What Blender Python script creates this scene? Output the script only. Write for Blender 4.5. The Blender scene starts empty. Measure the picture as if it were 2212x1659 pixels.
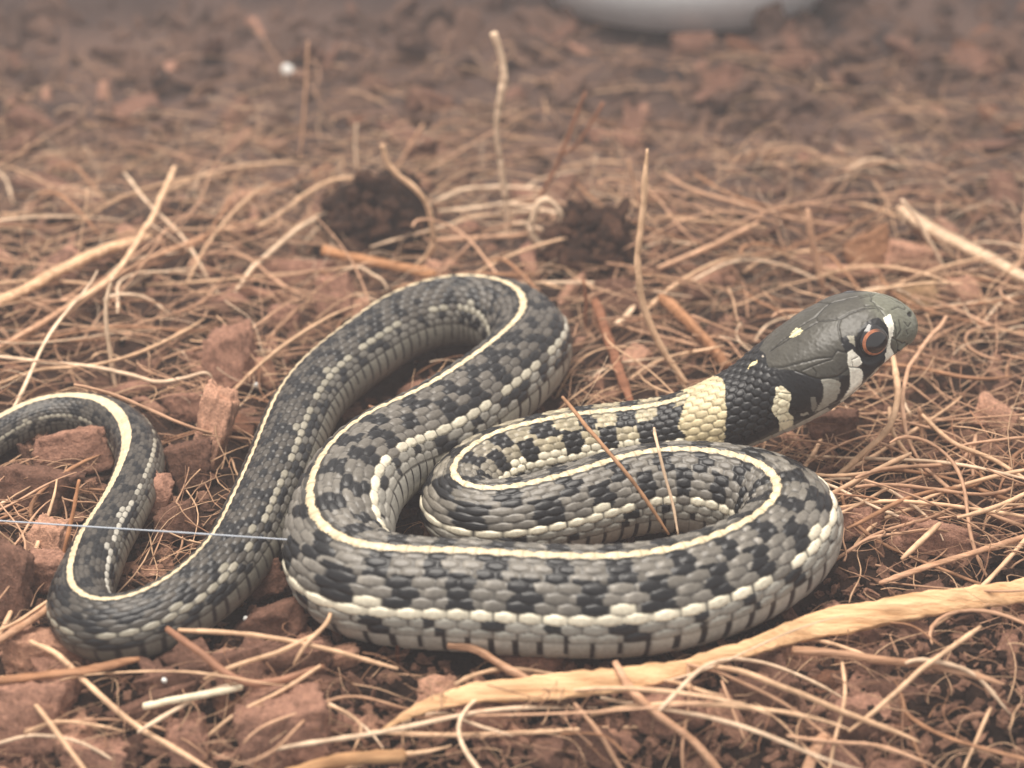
import bpy, math, random
import numpy as np
from mathutils import Vector, Matrix, noise as mnoise

# ----------------------------------------------------------------------------------------------
# camera, world, lamp, exposure
# ----------------------------------------------------------------------------------------------
MM = 0.001                       # everything below is written in millimetres
scene = bpy.context.scene
COL = scene.collection
PITCH = math.radians(28.0)
DIST = 200.0
HALF = math.radians(17.0)
CAM = np.array([0.0, -DIST * math.cos(PITCH), DIST * math.sin(PITCH)])

cam_data = bpy.data.cameras.new('camera')
cam_data.sensor_width = 36.0
cam_data.lens = 18.0 / math.tan(HALF)
cam_data.clip_start = 0.005
cam_data.clip_end = 20.0
cam_data.dof.use_dof = True
cam_data.dof.focus_distance = 0.170
cam_data.dof.aperture_fstop = cam_data.lens / 2.3
cam_ob = bpy.data.objects.new('camera', cam_data)
COL.objects.link(cam_ob)
cam_ob.location = Vector(CAM * MM)
cam_ob.rotation_euler = (math.pi / 2 - PITCH, 0, 0)
scene.camera = cam_ob

world = bpy.data.worlds.new('World')
scene.world = world
world.use_nodes = True
wbg = world.node_tree.nodes['Background']
wbg.inputs['Color'].default_value = (1.0, 0.97, 0.94, 1)
wbg.inputs['Strength'].default_value = 0.62

lamp_data = bpy.data.lights.new('overhead_lamp', 'AREA')
lamp_data.shape = 'RECTANGLE'
lamp_data.size = 0.30
lamp_data.size_y = 0.24
lamp_data.energy = 2.55
lamp_data.color = (1.0, 0.93, 0.84)
lamp = bpy.data.objects.new('overhead_lamp', lamp_data)
COL.objects.link(lamp)
lamp.location = (-0.06, -0.01, 0.36)
lamp.rotation_euler = Vector((-0.05, 0.02, 0.36)).to_track_quat('Z', 'Y').to_euler()

vs = scene.view_settings
vs.view_transform = 'Standard'
vs.look = 'None'
vs.exposure = 0.22
vs.gamma = 1.0
vs.use_curve_mapping = False
scene.cycles.use_denoising = True
scene.cycles.max_bounces = 8
scene.cycles.volume_bounces = 1

# ----------------------------------------------------------------------------------------------
# helpers
# ----------------------------------------------------------------------------------------------
FPX = 1106.0 / math.tan(HALF)    # focal length in pixels of a 2212 x 1659 picture
FWD = np.array([0.0, math.cos(PITCH), -math.sin(PITCH)])
UPV = np.array([0.0, math.sin(PITCH), math.cos(PITCH)])
RGT = np.array([1.0, 0.0, 0.0])
rng = np.random.default_rng(7)
rnd = random.Random(11)


def ray(u, v):
    d = FWD + RGT * ((u - 1106.0) / FPX) - UPV * ((v - 829.5) / FPX)
    return d / np.linalg.norm(d)


def at_z(u, v, z):
    d = ray(u, v)
    return CAM + d * ((z - CAM[2]) / d[2])


def at_y(u, v, y):
    d = ray(u, v)
    return CAM + d * ((y - CAM[1]) / d[1])


def project(P):
    q = P - CAM
    w = q @ FWD
    return np.stack([1106.0 + FPX * (q @ RGT) / w, 829.5 - FPX * (q @ UPV) / w], -1)


def px_per_mm(p):
    return FPX / ((np.asarray(p) - CAM) @ FWD)


FRONT_Y = -57.5


def smooth01(t):
    t = np.clip(t, 0, 1)
    return t * t * (3 - 2 * t)


def vnoise(x, y, seed=0):
    """smooth value noise on arrays, about -1..1"""
    x = np.asarray(x, float); y = np.asarray(y, float)
    xi = np.floor(x).astype(np.int64); yi = np.floor(y).astype(np.int64)
    fx = x - xi; fy = y - yi
    fx = fx * fx * (3 - 2 * fx); fy = fy * fy * (3 - 2 * fy)

    def h(a, b):
        n = (a * 374761393 + b * 668265263 + seed * 974634777) & 0x7fffffff
        n = ((n ^ (n >> 13)) * 1274126177) & 0x7fffffff
        return ((n ^ (n >> 16)) & 0xffff) / 32767.5 - 1.0
    return (h(xi, yi) * (1 - fx) + h(xi + 1, yi) * fx) * (1 - fy) + (h(xi, yi + 1) * (1 - fx) + h(xi + 1, yi + 1) * fx) * fy


def hash01(a, b, seed=0):
    a = np.asarray(a).astype(np.int64); b = np.asarray(b).astype(np.int64)
    n = (a * 374761393 + b * 668265263 + seed * 974634777) & 0x7fffffff
    n = ((n ^ (n >> 13)) * 1274126177) & 0x7fffffff
    return ((n ^ (n >> 16)) & 0xffff) / 65535.0


def ground_z(x, y):
    """height of the bed: level under the snake, uneven behind, falling away in front"""
    x = np.asarray(x, float); y = np.asarray(y, float)
    far = smooth01((y + 5) / 60)
    z = 0.7 * vnoise(x / 7, y / 7, 1) + (0.5 + 2.6 * far) * vnoise(x / 24, y / 24, 2) + 0.35 * vnoise(x / 2.7, y / 2.7, 3)
    z = z - 0.9
    f = np.clip(FRONT_Y - y, 0, None)
    z = z - 0.85 * (np.sqrt(f * f + 4) - 2)
    return z


def on_ground(u, v, lift=0.0):
    d = ray(u, v)
    t = 90.0
    for k in range(400):
        p = CAM + d * t
        g = float(ground_z(p[0], p[1])) + lift
        if p[2] <= g:
            break
        t += max(0.12, (p[2] - g) * 0.6)
        if t > 900:
            break
    return CAM + d * t


def new_mesh(name, V, F, col=None, smooth=True, mat=None):
    """V (n,3) in mm; F (m,3) or (m,4) int; col (n,3) linear"""
    V = np.asarray(V, np.float32) * MM
    F = np.asarray(F, np.int32)
    me = bpy.data.meshes.new(name)
    n, m, k = len(V), len(F), F.shape[1]
    me.vertices.add(n)
    me.vertices.foreach_set('co', V.ravel())
    me.loops.add(m * k)
    me.loops.foreach_set('vertex_index', F.ravel())
    me.polygons.add(m)
    me.polygons.foreach_set('loop_start', np.arange(0, m * k, k, dtype=np.int32))
    me.polygons.foreach_set('use_smooth', np.full(m, bool(smooth)))
    me.update(calc_edges=True)
    if col is not None:
        a = me.color_attributes.new('Col', 'FLOAT_COLOR', 'POINT')
        c = np.ones((n, 4), np.float32)
        c[:, :3] = col
        a.data.foreach_set('color', c.ravel())
    if mat is not None:
        me.materials.append(mat)
    me.validate()
    return me


def add(name, me, parent=None, label=None, cat=None, group=None, kind=None):
    o = bpy.data.objects.new(name, me)
    COL.objects.link(o)
    if parent is not None:
        o.parent = parent
    if label: o['label'] = label
    if cat: o['category'] = cat
    if group: o['group'] = group
    if kind: o['kind'] = kind
    return o


def recentre(o):
    """put a mesh object's origin at the middle of its base"""
    me = o.data
    n = len(me.vertices)
    a = np.empty(n * 3, np.float32); me.vertices.foreach_get('co', a)
    a = a.reshape(-1, 3)
    c = np.array([(a[:, 0].min() + a[:, 0].max()) / 2, (a[:, 1].min() + a[:, 1].max()) / 2, a[:, 2].min()], np.float32)
    me.vertices.foreach_set('co', (a - c).ravel())
    me.update()
    o.location = Vector([float(q) for q in c])
    return o


def spline(P, step):
    """Catmull-Rom (centripetal) through the rows of P (first three columns are the position), resampled about evenly"""
    P = np.asarray(P, float)
    P = np.vstack([2 * P[0] - P[1], P, 2 * P[-1] - P[-2]])
    out = []
    for i in range(1, len(P) - 2):
        p0, p1, p2, p3 = P[i - 1], P[i], P[i + 1], P[i + 2]
        t0 = 0.0
        t1 = t0 + max(np.linalg.norm((p1 - p0)[:3]), 1e-4) ** .5
        t2 = t1 + max(np.linalg.norm((p2 - p1)[:3]), 1e-4) ** .5
        t3 = t2 + max(np.linalg.norm((p3 - p2)[:3]), 1e-4) ** .5
        n = max(2, int(np.linalg.norm((p2 - p1)[:3]) / step) + 1)
        t = np.linspace(t1, t2, n, endpoint=False)[:, None]
        A1 = (t1 - t) / (t1 - t0) * p0 + (t - t0) / (t1 - t0) * p1
        A2 = (t2 - t) / (t2 - t1) * p1 + (t - t1) / (t2 - t1) * p2
        A3 = (t3 - t) / (t3 - t2) * p2 + (t - t2) / (t3 - t2) * p3
        B1 = (t2 - t) / (t2 - t0) * A1 + (t - t0) / (t2 - t0) * A2
        B2 = (t3 - t) / (t3 - t1) * A2 + (t - t1) / (t3 - t1) * A3
        out.append((t2 - t) / (t2 - t1) * B1 + (t - t1) / (t2 - t1) * B2)
    out.append(P[-2][None])
    return np.vstack(out)


def arclen(P):
    return np.concatenate([[0], np.cumsum(np.linalg.norm(np.diff(P[:, :3], axis=0), axis=1))])


def resample(Q, s_new):
    s = arclen(Q)
    return np.stack([np.interp(s_new, s, Q[:, k]) for k in range(Q.shape[1])], 1)


def gauss(A, sigma):
    if sigma <= 0:
        return A
    n = int(3 * sigma) + 1
    k = np.exp(-0.5 * (np.arange(-n, n + 1) / sigma) ** 2)
    k /= k.sum()
    pad = np.concatenate([2 * A[:1] - A[n:0:-1], A, 2 * A[-1:] - A[-2:-n - 2:-1]])
    return np.stack([np.convolve(pad[:, c], k, 'valid') for c in range(A.shape[1])], 1)


# ----------------------------------------------------------------------------------------------
# materials
# ----------------------------------------------------------------------------------------------
def mat_base(name):
    m = bpy.data.materials.new(name)
    m.use_nodes = True
    nt = m.node_tree
    return m, nt, nt.nodes['Principled BSDF']


def node(nt, kind, **kw):
    n = nt.nodes.new(kind)
    for k, v in kw.items():
        setattr(n, k, v)
    return n


def noise_tex(nt, scale, detail=3, rough=0.6, coord='Object', stretch=None):
    tc = node(nt, 'ShaderNodeTexCoord')
    src = tc.outputs[coord]
    if stretch:
        mp = node(nt, 'ShaderNodeMapping')
        mp.inputs['Scale'].default_value = stretch
        nt.links.new(src, mp.inputs['Vector'])
        src = mp.outputs['Vector']
    n = node(nt, 'ShaderNodeTexNoise')
    n.inputs['Scale'].default_value = scale
    n.inputs['Detail'].default_value = detail
    n.inputs['Roughness'].default_value = rough
    nt.links.new(src, n.inputs['Vector'])
    return n


def ramp(nt, src, stops):
    r = node(nt, 'ShaderNodeValToRGB')
    el = r.color_ramp.elements
    while len(el) < len(stops):
        el.new(0.5)
    for e, (p, c) in zip(el, stops):
        e.position = p
        e.color = (*c, 1) if len(c) == 3 else c
    nt.links.new(src, r.inputs['Fac'])
    return r


def mix_mul(nt, a, b, fac=1.0, mode='MULTIPLY'):
    m = node(nt, 'ShaderNodeMix', data_type='RGBA', blend_type=mode)
    m.inputs['Factor'].default_value = fac
    nt.links.new(a, m.inputs['A'])
    nt.links.new(b, m.inputs['B'])
    return m.outputs['Result']


def bump(nt, src, bsdf, strength, dist):
    b = node(nt, 'ShaderNodeBump')
    b.inputs['Strength'].default_value = strength
    b.inputs['Distance'].default_value = dist
    nt.links.new(src, b.inputs['Height'])
    nt.links.new(b.outputs['Normal'], bsdf.inputs['Normal'])


def make_snake_mat():
    m, nt, b = mat_base('snake_skin')
    a = node(nt, 'ShaderNodeAttribute', attribute_name='Col')
    n = noise_tex(nt, 2600, 3, 0.6)
    r = ramp(nt, n.outputs['Fac'], [(0.3, (0.80, 0.79, 0.78)), (0.7, (1.1, 1.1, 1.1))])
    nt.links.new(mix_mul(nt, a.outputs['Color'], r.outputs['Color']), b.inputs['Base Color'])
    b.inputs['Roughness'].default_value = 0.34
    b.inputs['Specular IOR Level'].default_value = 0.34
    bump(nt, n.outputs['Fac'], b, 0.25, 0.00006)
    return m


def make_attr_mat(name, scale, lo, hi, rough, bump_s, bump_d, stretch=None, detail=4, spec=0.25, fine=None):
    m, nt, b = mat_base(name)
    a = node(nt, 'ShaderNodeAttribute', attribute_name='Col')
    oi = node(nt, 'ShaderNodeObjectInfo')
    n = noise_tex(nt, scale, detail, 0.65, stretch=stretch)
    r = ramp(nt, n.outputs['Fac'], [(0.28, lo), (0.72, hi)])
    c = mix_mul(nt, a.outputs['Color'], r.outputs['Color'])
    r2 = ramp(nt, oi.outputs['Random'], [(0.0, (0.82, 0.80, 0.78)), (1.0, (1.12, 1.12, 1.12))])
    nt.links.new(mix_mul(nt, c, r2.outputs['Color']), b.inputs['Base Color'])
    b.inputs['Roughness'].default_value = rough
    b.inputs['Specular IOR Level'].default_value = spec
    if fine:
        n2 = noise_tex(nt, fine, 5, 0.7)
        r3 = ramp(nt, n2.outputs['Fac'], [(0.30, (0.62, 0.60, 0.58)), (0.52, (1, 1, 1)), (0.74, (1.35, 1.32, 1.3))])
        c2 = mix_mul(nt, b.inputs['Base Color'].links[0].from_socket, r3.outputs['Color'])
        nt.links.new(c2, b.inputs['Base Color'])
        ad = node(nt, 'ShaderNodeMath', operation='ADD')
        nt.links.new(n.outputs['Fac'], ad.inputs[0]); nt.links.new(n2.outputs['Fac'], ad.inputs[1])
        bump(nt, ad.outputs[0], b, bump_s, bump_d)
    else:
        bump(nt, n.outputs['Fac'], b, bump_s, bump_d)
    return m


M_SNAKE = make_snake_mat()
M_FIBRE = make_attr_mat('coir_fibre', 700, (0.62, 0.58, 0.54), (1.15, 1.15, 1.15), 0.6, 0.5, 0.00012)
M_HUSK = make_attr_mat('coconut_husk', 1500, (0.60, 0.57, 0.55), (1.18, 1.16, 1.14), 0.85, 0.8, 0.0004, detail=6, spec=0.15, fine=3800)
M_WOOD = make_attr_mat('dry_splinter', 520, (0.52, 0.42, 0.33), (1.12, 1.12, 1.12), 0.65, 0.9, 0.0004, stretch=(0.22, 2.4, 2.4), detail=6)
M_SOIL = make_attr_mat('dark_soil', 1400, (0.45, 0.45, 0.45), (1.4, 1.35, 1.3), 0.9, 1.0, 0.0006, detail=6, spec=0.12, fine=4200)


def make_plain(name, col, rough, spec=0.4, coat=0.0):
    m, nt, b = mat_base(name)
    b.inputs['Roughness'].default_value = rough
    b.inputs['Specular IOR Level'].default_value = spec
    b.inputs['Coat Weight'].default_value = coat
    b.inputs['Coat Roughness'].default_value = 0.04
    n = noise_tex(nt, 900, 3)
    r = ramp(nt, n.outputs['Fac'], [(0.3, tuple(c * 0.88 for c in col)), (0.7, tuple(min(1, c * 1.06) for c in col))])
    nt.links.new(r.outputs['Color'], b.inputs['Base Color'])
    return m


M_PUPIL = make_plain('pupil', (0.010, 0.010, 0.012), 0.12, 0.5, 0.6)
M_IRIS = make_attr_mat('iris', 2500, (0.8, 0.8, 0.8), (1.15, 1.15, 1.15), 0.25, 0.1, 0.00002, spec=0.5)
M_EYE = make_plain('eye_rim', (0.012, 0.012, 0.013), 0.18, 0.5, 0.6)
M_DISH = make_plain('grey_plastic', (0.62, 0.64, 0.66), 0.4)
M_GRAIN = make_plain('white_grain', (0.75, 0.75, 0.72), 0.6)
M_PANE_LINE = make_plain('pale_pane_line', (0.42, 0.46, 0.52), 0.35)

# ----------------------------------------------------------------------------------------------
# ground
# ----------------------------------------------------------------------------------------------
def build_ground():
    xs = np.concatenate([np.linspace(-330, -80, 70, endpoint=False), np.linspace(-80, 80, 330), np.linspace(80, 330, 71)[1:]])
    ys = np.concatenate([np.linspace(-110, -15, 210, endpoint=False), np.linspace(-15, 80, 110, endpoint=False), np.linspace(80, 480, 120)])
    X, Y = np.meshgrid(xs, ys)
    Z = ground_z(X, Y) + 0.28 * vnoise(X / 1.1, Y / 1.1, 5) - 0.4
    V = np.stack([X, Y, Z], -1).reshape(-1, 3)
    ny, nx = X.shape
    i = np.arange(ny * nx).reshape(ny, nx)
    F = np.stack([i[:-1, :-1], i[:-1, 1:], i[1:, 1:], i[1:, :-1]], -1).reshape(-1, 4)
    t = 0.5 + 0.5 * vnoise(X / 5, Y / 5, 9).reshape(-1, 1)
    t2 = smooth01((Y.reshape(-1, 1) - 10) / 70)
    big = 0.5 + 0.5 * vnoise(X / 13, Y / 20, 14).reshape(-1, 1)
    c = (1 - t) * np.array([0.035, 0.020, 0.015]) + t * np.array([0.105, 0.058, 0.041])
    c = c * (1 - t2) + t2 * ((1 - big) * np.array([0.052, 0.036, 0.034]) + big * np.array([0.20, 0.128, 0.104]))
    c = c * (1 - 0.35 * smooth01((-40 - Y.reshape(-1, 1)) / 12))        # darker bank soil, shade of the gaps between chips put into its colour
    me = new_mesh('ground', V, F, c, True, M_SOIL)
    o = add('ground', me, kind='structure', label='uneven bed of brown coconut husk and soil under the snake')
    return o


build_ground()

# ----------------------------------------------------------------------------------------------
# the snake
# ----------------------------------------------------------------------------------------------
NECK_Y = -20.0
# middle of the head and first neck, read against the side view: u, v, distance plane y, roll (degrees)
HEAD_AXIS = [(1979, 703, -19.0, -7), (1912, 699, -19.2, -7), (1837, 728, -19.6, -7), (1760, 779, -20, -7), (1683, 832, -20.3, -7),
             (1622, 872, -20.6, -7), (1556, 902, -21, -7)]
# dorsal stripe of the body: u, v, radius in pixels, roll, height of the belly above the bed
STRIPE = [
    (1470, 867, 82, -6, 2.0), (1380, 880, 82, -5, 1.0), (1250, 892, 84, -3, 0.2), (1161, 908, 86, 0, 0),
    (1062, 935, 87, 6, 0), (1000, 975, 88, 10, 0), (972, 1012, 89, 12, 0), (985, 1042, 90, 8, 0), (1058, 1056, 92, 4, 0), (1135, 1045, 94, 2, 0),
    (1258, 1013, 98, 2, 0), (1357, 981, 101, 0, 0), (1463, 967, 103, 0, 0), (1582, 979, 106, 6, 0), (1648, 1003, 109, 14, 0), (1682, 1042, 113, 20, 0),
    (1664, 1085, 117, 16, 0), (1582, 1140, 122, 8, 0), (1450, 1184, 126, 2, 0), (1317, 1200, 127, 0, 0), (1152, 1196, 127, 0, 0), (1000, 1187, 126, 0, 0),
    (870, 1184, 125, -4, 0), (760, 1172, 124, -10, 0), (700, 1140, 123, -18, 0), (671, 1095, 122, -26, 0.3), (668, 1050, 121, -32, 0.6), (684, 1000, 118, -34, 0.8), (722, 948, 116, -30, 0.5),
    (800, 888, 112, -22, 0), (900, 843, 108, -18, 0), (1000, 782, 102, -18, 0), (1080, 722, 97, -20, 0), (1128, 672, 91, -14, 0), (1130, 640, 88, -4, 0),
    (1105, 612, 85, 4, 0), (1050, 596, 83, 10, 0), (980, 593, 82, 14, 0), (900, 611, 81, 20, 0), (830, 641, 80, 28, 0), (760, 690, 79, 33, 0),
    (690, 743, 79, 37, 0), (640, 790, 79, 39, 0), (602, 842, 80, 41, 0), (570, 912, 81, 43, 0), (546, 974, 82, 43, 0), (507, 1060, 82, 41, 0), (464, 1146, 82, 36, 0),
    (421, 1198, 82, 30, 0), (365, 1245, 81, 20, 0), (292, 1284, 79, 12, 0), (241, 1297, 77, 6, 0), (189, 1293, 75, 2, 0), (159, 1275, 73, -6, 0), (147, 1238, 70, -14, 0),
    (159, 1189, 67, -26, 0), (180, 1138, 63, -34, 0), (211, 1095, 59, -36, 0), (249, 1026, 56, -36, 0), (273, 955, 53, -30, 0), (266, 908, 51, -18, 0),
    (232, 867, 49, -4, 0), (172, 850, 47, 4, 0), (86, 857, 45, 8, 0), (0, 896, 42, 10, 0), (-90, 960, 39, 8, 0), (-200, 1010, 34, 6, 0), (-330, 1030, 26, 4, 0), (-460, 1010, 17, 0, 0), (-560, 970, 7, 0, 0)]


def snake_axis():
    zup = np.array([0, 0, 1.0])
    st = []
    for (u, v, rp, ph, zl) in STRIPE:
        r = 4.0
        for _ in range(8):
            p = at_z(u, v, zl - 0.9 + r * (1 + math.cos(math.radians(ph))))
            r = rp / px_per_mm(p)
        st.append([*p, r, ph])
    st = np.array(st)
    D = spline(st, 0.5)
    T = np.gradient(gauss(D[:, :3], 4), axis=0)
    T[:, 2] = 0
    T /= np.linalg.norm(T, axis=1)[:, None]
    L = np.cross(T, zup)
    ph = np.radians(D[:, 4])[:, None]
    C = D[:, :3] - D[:, 3:4] * (np.cos(ph) * zup + np.sin(ph) * L)
    body = np.concatenate([C, D[:, 3:5]], 1)
    head = np.array([[*at_y(u, v, y), 4.2, ph] for (u, v, y, ph) in HEAD_AXIS])
    hs = spline(np.vstack([head, body[0:1], body[8:9]]), 0.5)
    n_cut = np.argmin(np.linalg.norm(hs[:, :3] - body[0, :3], axis=1))
    Q = np.vstack([hs[:n_cut], body])
    s = arclen(Q)
    Q = resample(Q, np.arange(0, s[-1], 0.25))
    keep = Q[:3].copy()
    Q = gauss(Q, 7)                      # irons out where the runs bend tightly
    Q[:3] = 0.5 * Q[:3] + 0.5 * keep
    s = arclen(Q)
    return Q, s


AX, AXS = snake_axis()
TOTAL = AXS[-1]

HEAD_D = np.array([0.0, 0.10, 0.35, 0.8, 1.5, 2.6, 4.5, 7.0, 10.0, 13.0, 16.0, 19.0, 22.0, 26.0])
HEAD_W = np.array([0.02, 0.95, 1.70, 2.30, 2.80, 3.30, 4.00, 4.85, 5.35, 5.35, 4.85, 4.35, 4.15, 4.1])
HEAD_T = np.array([0.02, 0.65, 1.15, 1.62, 2.10, 2.75, 3.60, 4.20, 4.45, 4.45, 4.30, 4.05, 4.05, 4.1])
HEAD_B = np.array([0.02, 0.70, 1.20, 1.65, 2.05, 2.50, 3.10, 3.80, 4.35, 4.60, 4.45, 4.10, 4.10, 4.1])
EYE_D, EYE_TH, EYE_R = 5.8, math.radians(-73), 2.1

ROW = math.radians(10.2)                 # angle one row of scales takes up
N_HALF = 9.5 * ROW


def frames(Q):
    zup = np.array([0, 0, 1.0])
    T = np.gradient(Q[:, :3], axis=0)
    T /= np.linalg.norm(T, axis=1)[:, None]
    L = np.cross(T, zup)
    L /= np.linalg.norm(L, axis=1)[:, None]
    U = np.cross(L, T)
    ph = np.radians(Q[:, 4])[:, None]
    D = np.cos(ph) * U + np.sin(ph) * L
    S = np.cos(ph) * L - np.sin(ph) * U
    return T, D, S


def in_poly(P, poly):
    x, y = P[..., 0], P[..., 1]
    inside = np.zeros(x.shape, bool)
    n = len(poly)
    for i in range(n):
        x1, y1 = poly[i]
        x2, y2 = poly[(i + 1) % n]
        if y1 == y2:
            continue
        c = ((y1 > y) != (y2 > y)) & (x < (x2 - x1) * (y - y1) / (y2 - y1) + x1)
        inside ^= c
    return inside


def line_dist(P, pts):
    best = np.full(P.shape[:-1], 1e9)
    for (a, b) in zip(pts[:-1], pts[1:]):
        a = np.array(a, float); b = np.array(b, float)
        ab = b - a
        t = np.clip(((P - a) @ ab) / (ab @ ab), 0, 1)
        best = np.minimum(best, np.linalg.norm(P - a - t[..., None] * ab, axis=-1))
    return best


def build_snake():
    # rows: fine on the head, a little coarser along the body
    s_rows = np.concatenate([np.linspace(0, 1, 26)[:-1] ** 1.7 * 1.0, np.arange(1.0, 24, 0.075), np.arange(24, TOTAL - 0.5, 0.19)])
    th_d = np.linspace(-N_HALF, N_HALF, 19 * 9 + 1)
    th_v = np.linspace(N_HALF, 2 * math.pi - N_HALF, 71)[1:-1]
    th = np.concatenate([th_d, th_v])
    th = np.where(th > math.pi, th - 2 * math.pi, th)
    nr, nc = len(s_rows), len(th)
    Q = np.stack([np.interp(s_rows, AXS, AX[:, k]) for k in range(5)], 1)
    Tf, Df, Sf = frames(AX)
    ip = lambda A: np.stack([np.interp(s_rows, AXS, A[:, k]) for k in range(3)], 1)
    T, D, S = ip(Tf), ip(Df), ip(Sf)
    for A in (T, D, S):
        A /= np.linalg.norm(A, axis=1)[:, None]
    r_body = Q[:, 3]
    blend = smooth01((s_rows - 17) / 8)
    w = np.interp(s_rows, HEAD_D, HEAD_W) * (1 - blend) + r_body * blend
    ht = np.interp(s_rows, HEAD_D, HEAD_T) * (1 - blend) + r_body * blend
    hb = np.interp(s_rows, HEAD_D, HEAD_B) * (1 - blend) + r_body * blend * 0.93
    # soften the table's corners
    sm = lambda a: np.where(s_rows > 1.2, gauss(a[:, None], 6)[:, 0], a)
    w, ht, hb = sm(w), sm(ht), sm(hb)

    SS = s_rows[:, None] * np.ones((1, nc))
    TH = th[None, :] * np.ones((nr, 1))
    hd = (1 - blend)[:, None]                         # 1 on the head
    # section: superellipse on the head, round on the body with a flatter belly
    n_exp = 2.0 + 0.45 * hd * smooth01(SS / 3)
    ct, stn = np.cos(TH), np.sin(TH)
    k = (np.abs(ct) ** n_exp + np.abs(stn) ** n_exp) ** (-1 / n_exp)
    lat = w[:, None] * stn * k
    ver = np.where(ct > 0, ht[:, None], hb[:, None]) * ct * k
    ver = np.where(ct < -0.55, ver * (1 - 0.10 * smooth01((-ct - 0.55) / 0.45) * (1 - hd)), ver)

    base = Q[:, None, :3] + lat[..., None] * S[:, None, :] + ver[..., None] * D[:, None, :]
    # normals of the smooth body for the relief
    du = np.gradient(base, axis=0)
    dv = np.roll(base, -1, axis=1) - np.roll(base, 1, axis=1)
    N = np.cross(dv, du)
    N /= np.linalg.norm(N, axis=2)[..., None] + 1e-9
    out = lat[..., None] * S[:, None, :] + ver[..., None] * D[:, None, :]
    sign = np.sign((N * out).sum(-1).mean())
    N *= sign

    # ---------------- scales of the body ----------------
    r_s = np.interp(s_rows, AXS, AX[:, 3])
    Ls = 0.40 * r_s
    Ls = np.where(s_rows < 60, Ls * (0.72 + 0.28 * smooth01((s_rows - 15) / 45)), Ls)
    J1 = np.concatenate([[0], np.cumsum(np.diff(s_rows) / (0.5 * (Ls[1:] + Ls[:-1])))])
    J = J1[:, None] * np.ones((1, nc))
    Qr = TH / ROW
    best = np.full((nr, nc), 9.0); second = best.copy()
    bi = np.zeros((nr, nc), np.int64); bj = np.zeros((nr, nc))
    i0 = np.round(Qr).astype(np.int64)
    for di in (-1, 0, 1):
        i = np.clip(i0 + di, -9, 9)
        off = np.where(i % 2 == 0, 0.0, 0.5)
        j0 = np.round(J - off) + off
        for dj in (-1, 0, 1):
            jc = j0 + dj
            a = np.abs(Qr - i) / 0.60
            wid = 1.0
            b_ = np.abs(J - jc - 0.02) / 0.66
            m = (a ** 1.7 + b_ ** 1.7) ** (1 / 1.7)
            if di != 0:
                m = np.where(i == i0, 9.0, m)
            upd = m < best
            second = np.where(upd, best, np.minimum(second, m))
            bi = np.where(upd, i, bi); bj = np.where(upd, jc, bj)
            best = np.where(upd, m, best)
    edge = second - best                              # 0 where two scales meet
    dj = J - bj
    dq = Qr - bi
    gap = smooth01(edge / 0.16)                       # 0 in the seam, 1 on the scale
    dome = smooth01(edge / 0.75)
    scale_w = (r_s * ROW)[:, None]
    keel = np.exp(-(dq / 0.10) ** 2) * 0.10 * smooth01((7.5 - np.abs(bi)) / 1.0)
    h_d = scale_w * (0.16 * dome + 0.13 * (dj * gap) + 0.05 * gap + 0.55 * keel * gap * 0.4 - 0.10)
    row7 = (np.abs(bi) == 7)
    h_d = h_d + scale_w * 0.06 * row7 * dome
    # ventral scutes
    fj = J - np.floor(J)
    vg = smooth01(np.minimum(fj, 1 - fj) / 0.07)
    h_v = scale_w * (0.10 * fj + 0.05 * vg - 0.10)
    is_v = np.abs(TH) > N_HALF - 1e-6
    vb = smooth01((np.abs(TH) - N_HALF + 0.02) / 0.05)
    H = h_d * (1 - vb) + h_v * vb
    scale_on = smooth01((SS - 14.5) / 2.5)
    H = H * scale_on
    H *= 1 - 0.4 * smooth01((SS - (TOTAL - 110)) / 60)

    # ---------------- colours of the body ----------------
    def C(*c):
        return np.array(c, float)
    rid = hash01(bi + 40, np.round(bj * 2), 3)
    rid2 = hash01(bi + 40, np.round(bj * 2), 8)
    front = smooth01((205 - SS) / 70)                 # bold chequers on the fore body, finer and darker behind
    neck = smooth01((62 - SS) / 26)                   # paler, yellower neck
    tail = smooth01((SS - (TOTAL - 190)) / 60)
    grey_f = C(0.152, 0.139, 0.120)
    grey_b = C(0.092, 0.082, 0.071)
    grey_n = C(0.36, 0.31, 0.21)
    g = grey_f * front[..., None] + grey_b * (1 - front)[..., None]
    g = g * (1 - neck[..., None]) + grey_n * neck[..., None]
    g = g * (1 - 0.28 * tail[..., None])
    g = g * (0.82 + 0.36 * rid)[..., None]
    col = g * (1 + 0.55 * front * smooth01((dj - 0.05) / 0.35) * smooth01(edge / 0.3) * (rid2 > 0.45))[..., None]  # some fore scales lightened at the tip: highlights put into the colour
    black = C(0.0115, 0.0120, 0.0135)
    # chequers
    qx = np.abs(0.45 * bi + 0.55 * Qr) + 0.18 * vnoise(J * 1.1 + 9, Qr * 0.8, 22)
    per = 5.1 - 1.0 * smooth01((s_rows - 150) / 120)
    per = per - 0.9 * smooth01((s_rows - 330) / 100)
    PH1 = np.concatenate([[0], np.cumsum(np.diff(s_rows) / per[1:])])
    ph = PH1[:, None] + ((0.38 * (bj - J) + 0.14 * vnoise(J * 0.9, Qr * 0.9, 21)) * Ls[:, None] / per[:, None])
    ph = ph + 0.16 * vnoise(J * 0.22, Qr * 0 + 5 + 7 * (TH > 0), 23)
    tri = lambda p: np.abs(p - np.floor(p) - 0.5) * 2  # 0 at the middle of a spot
    half = 0.41 * front + 0.47 * (1 - front) - 0.04 * tail + 0.06 * neck
    up = (tri(ph) < half) & (qx > 0.62) & (qx < 3.2 + 0.25 * front)
    lo = (tri(ph + 0.5) < half + 0.02) & (qx > 3.05 + 0.5 * (1 - front)) & (qx < 6.55)
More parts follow.
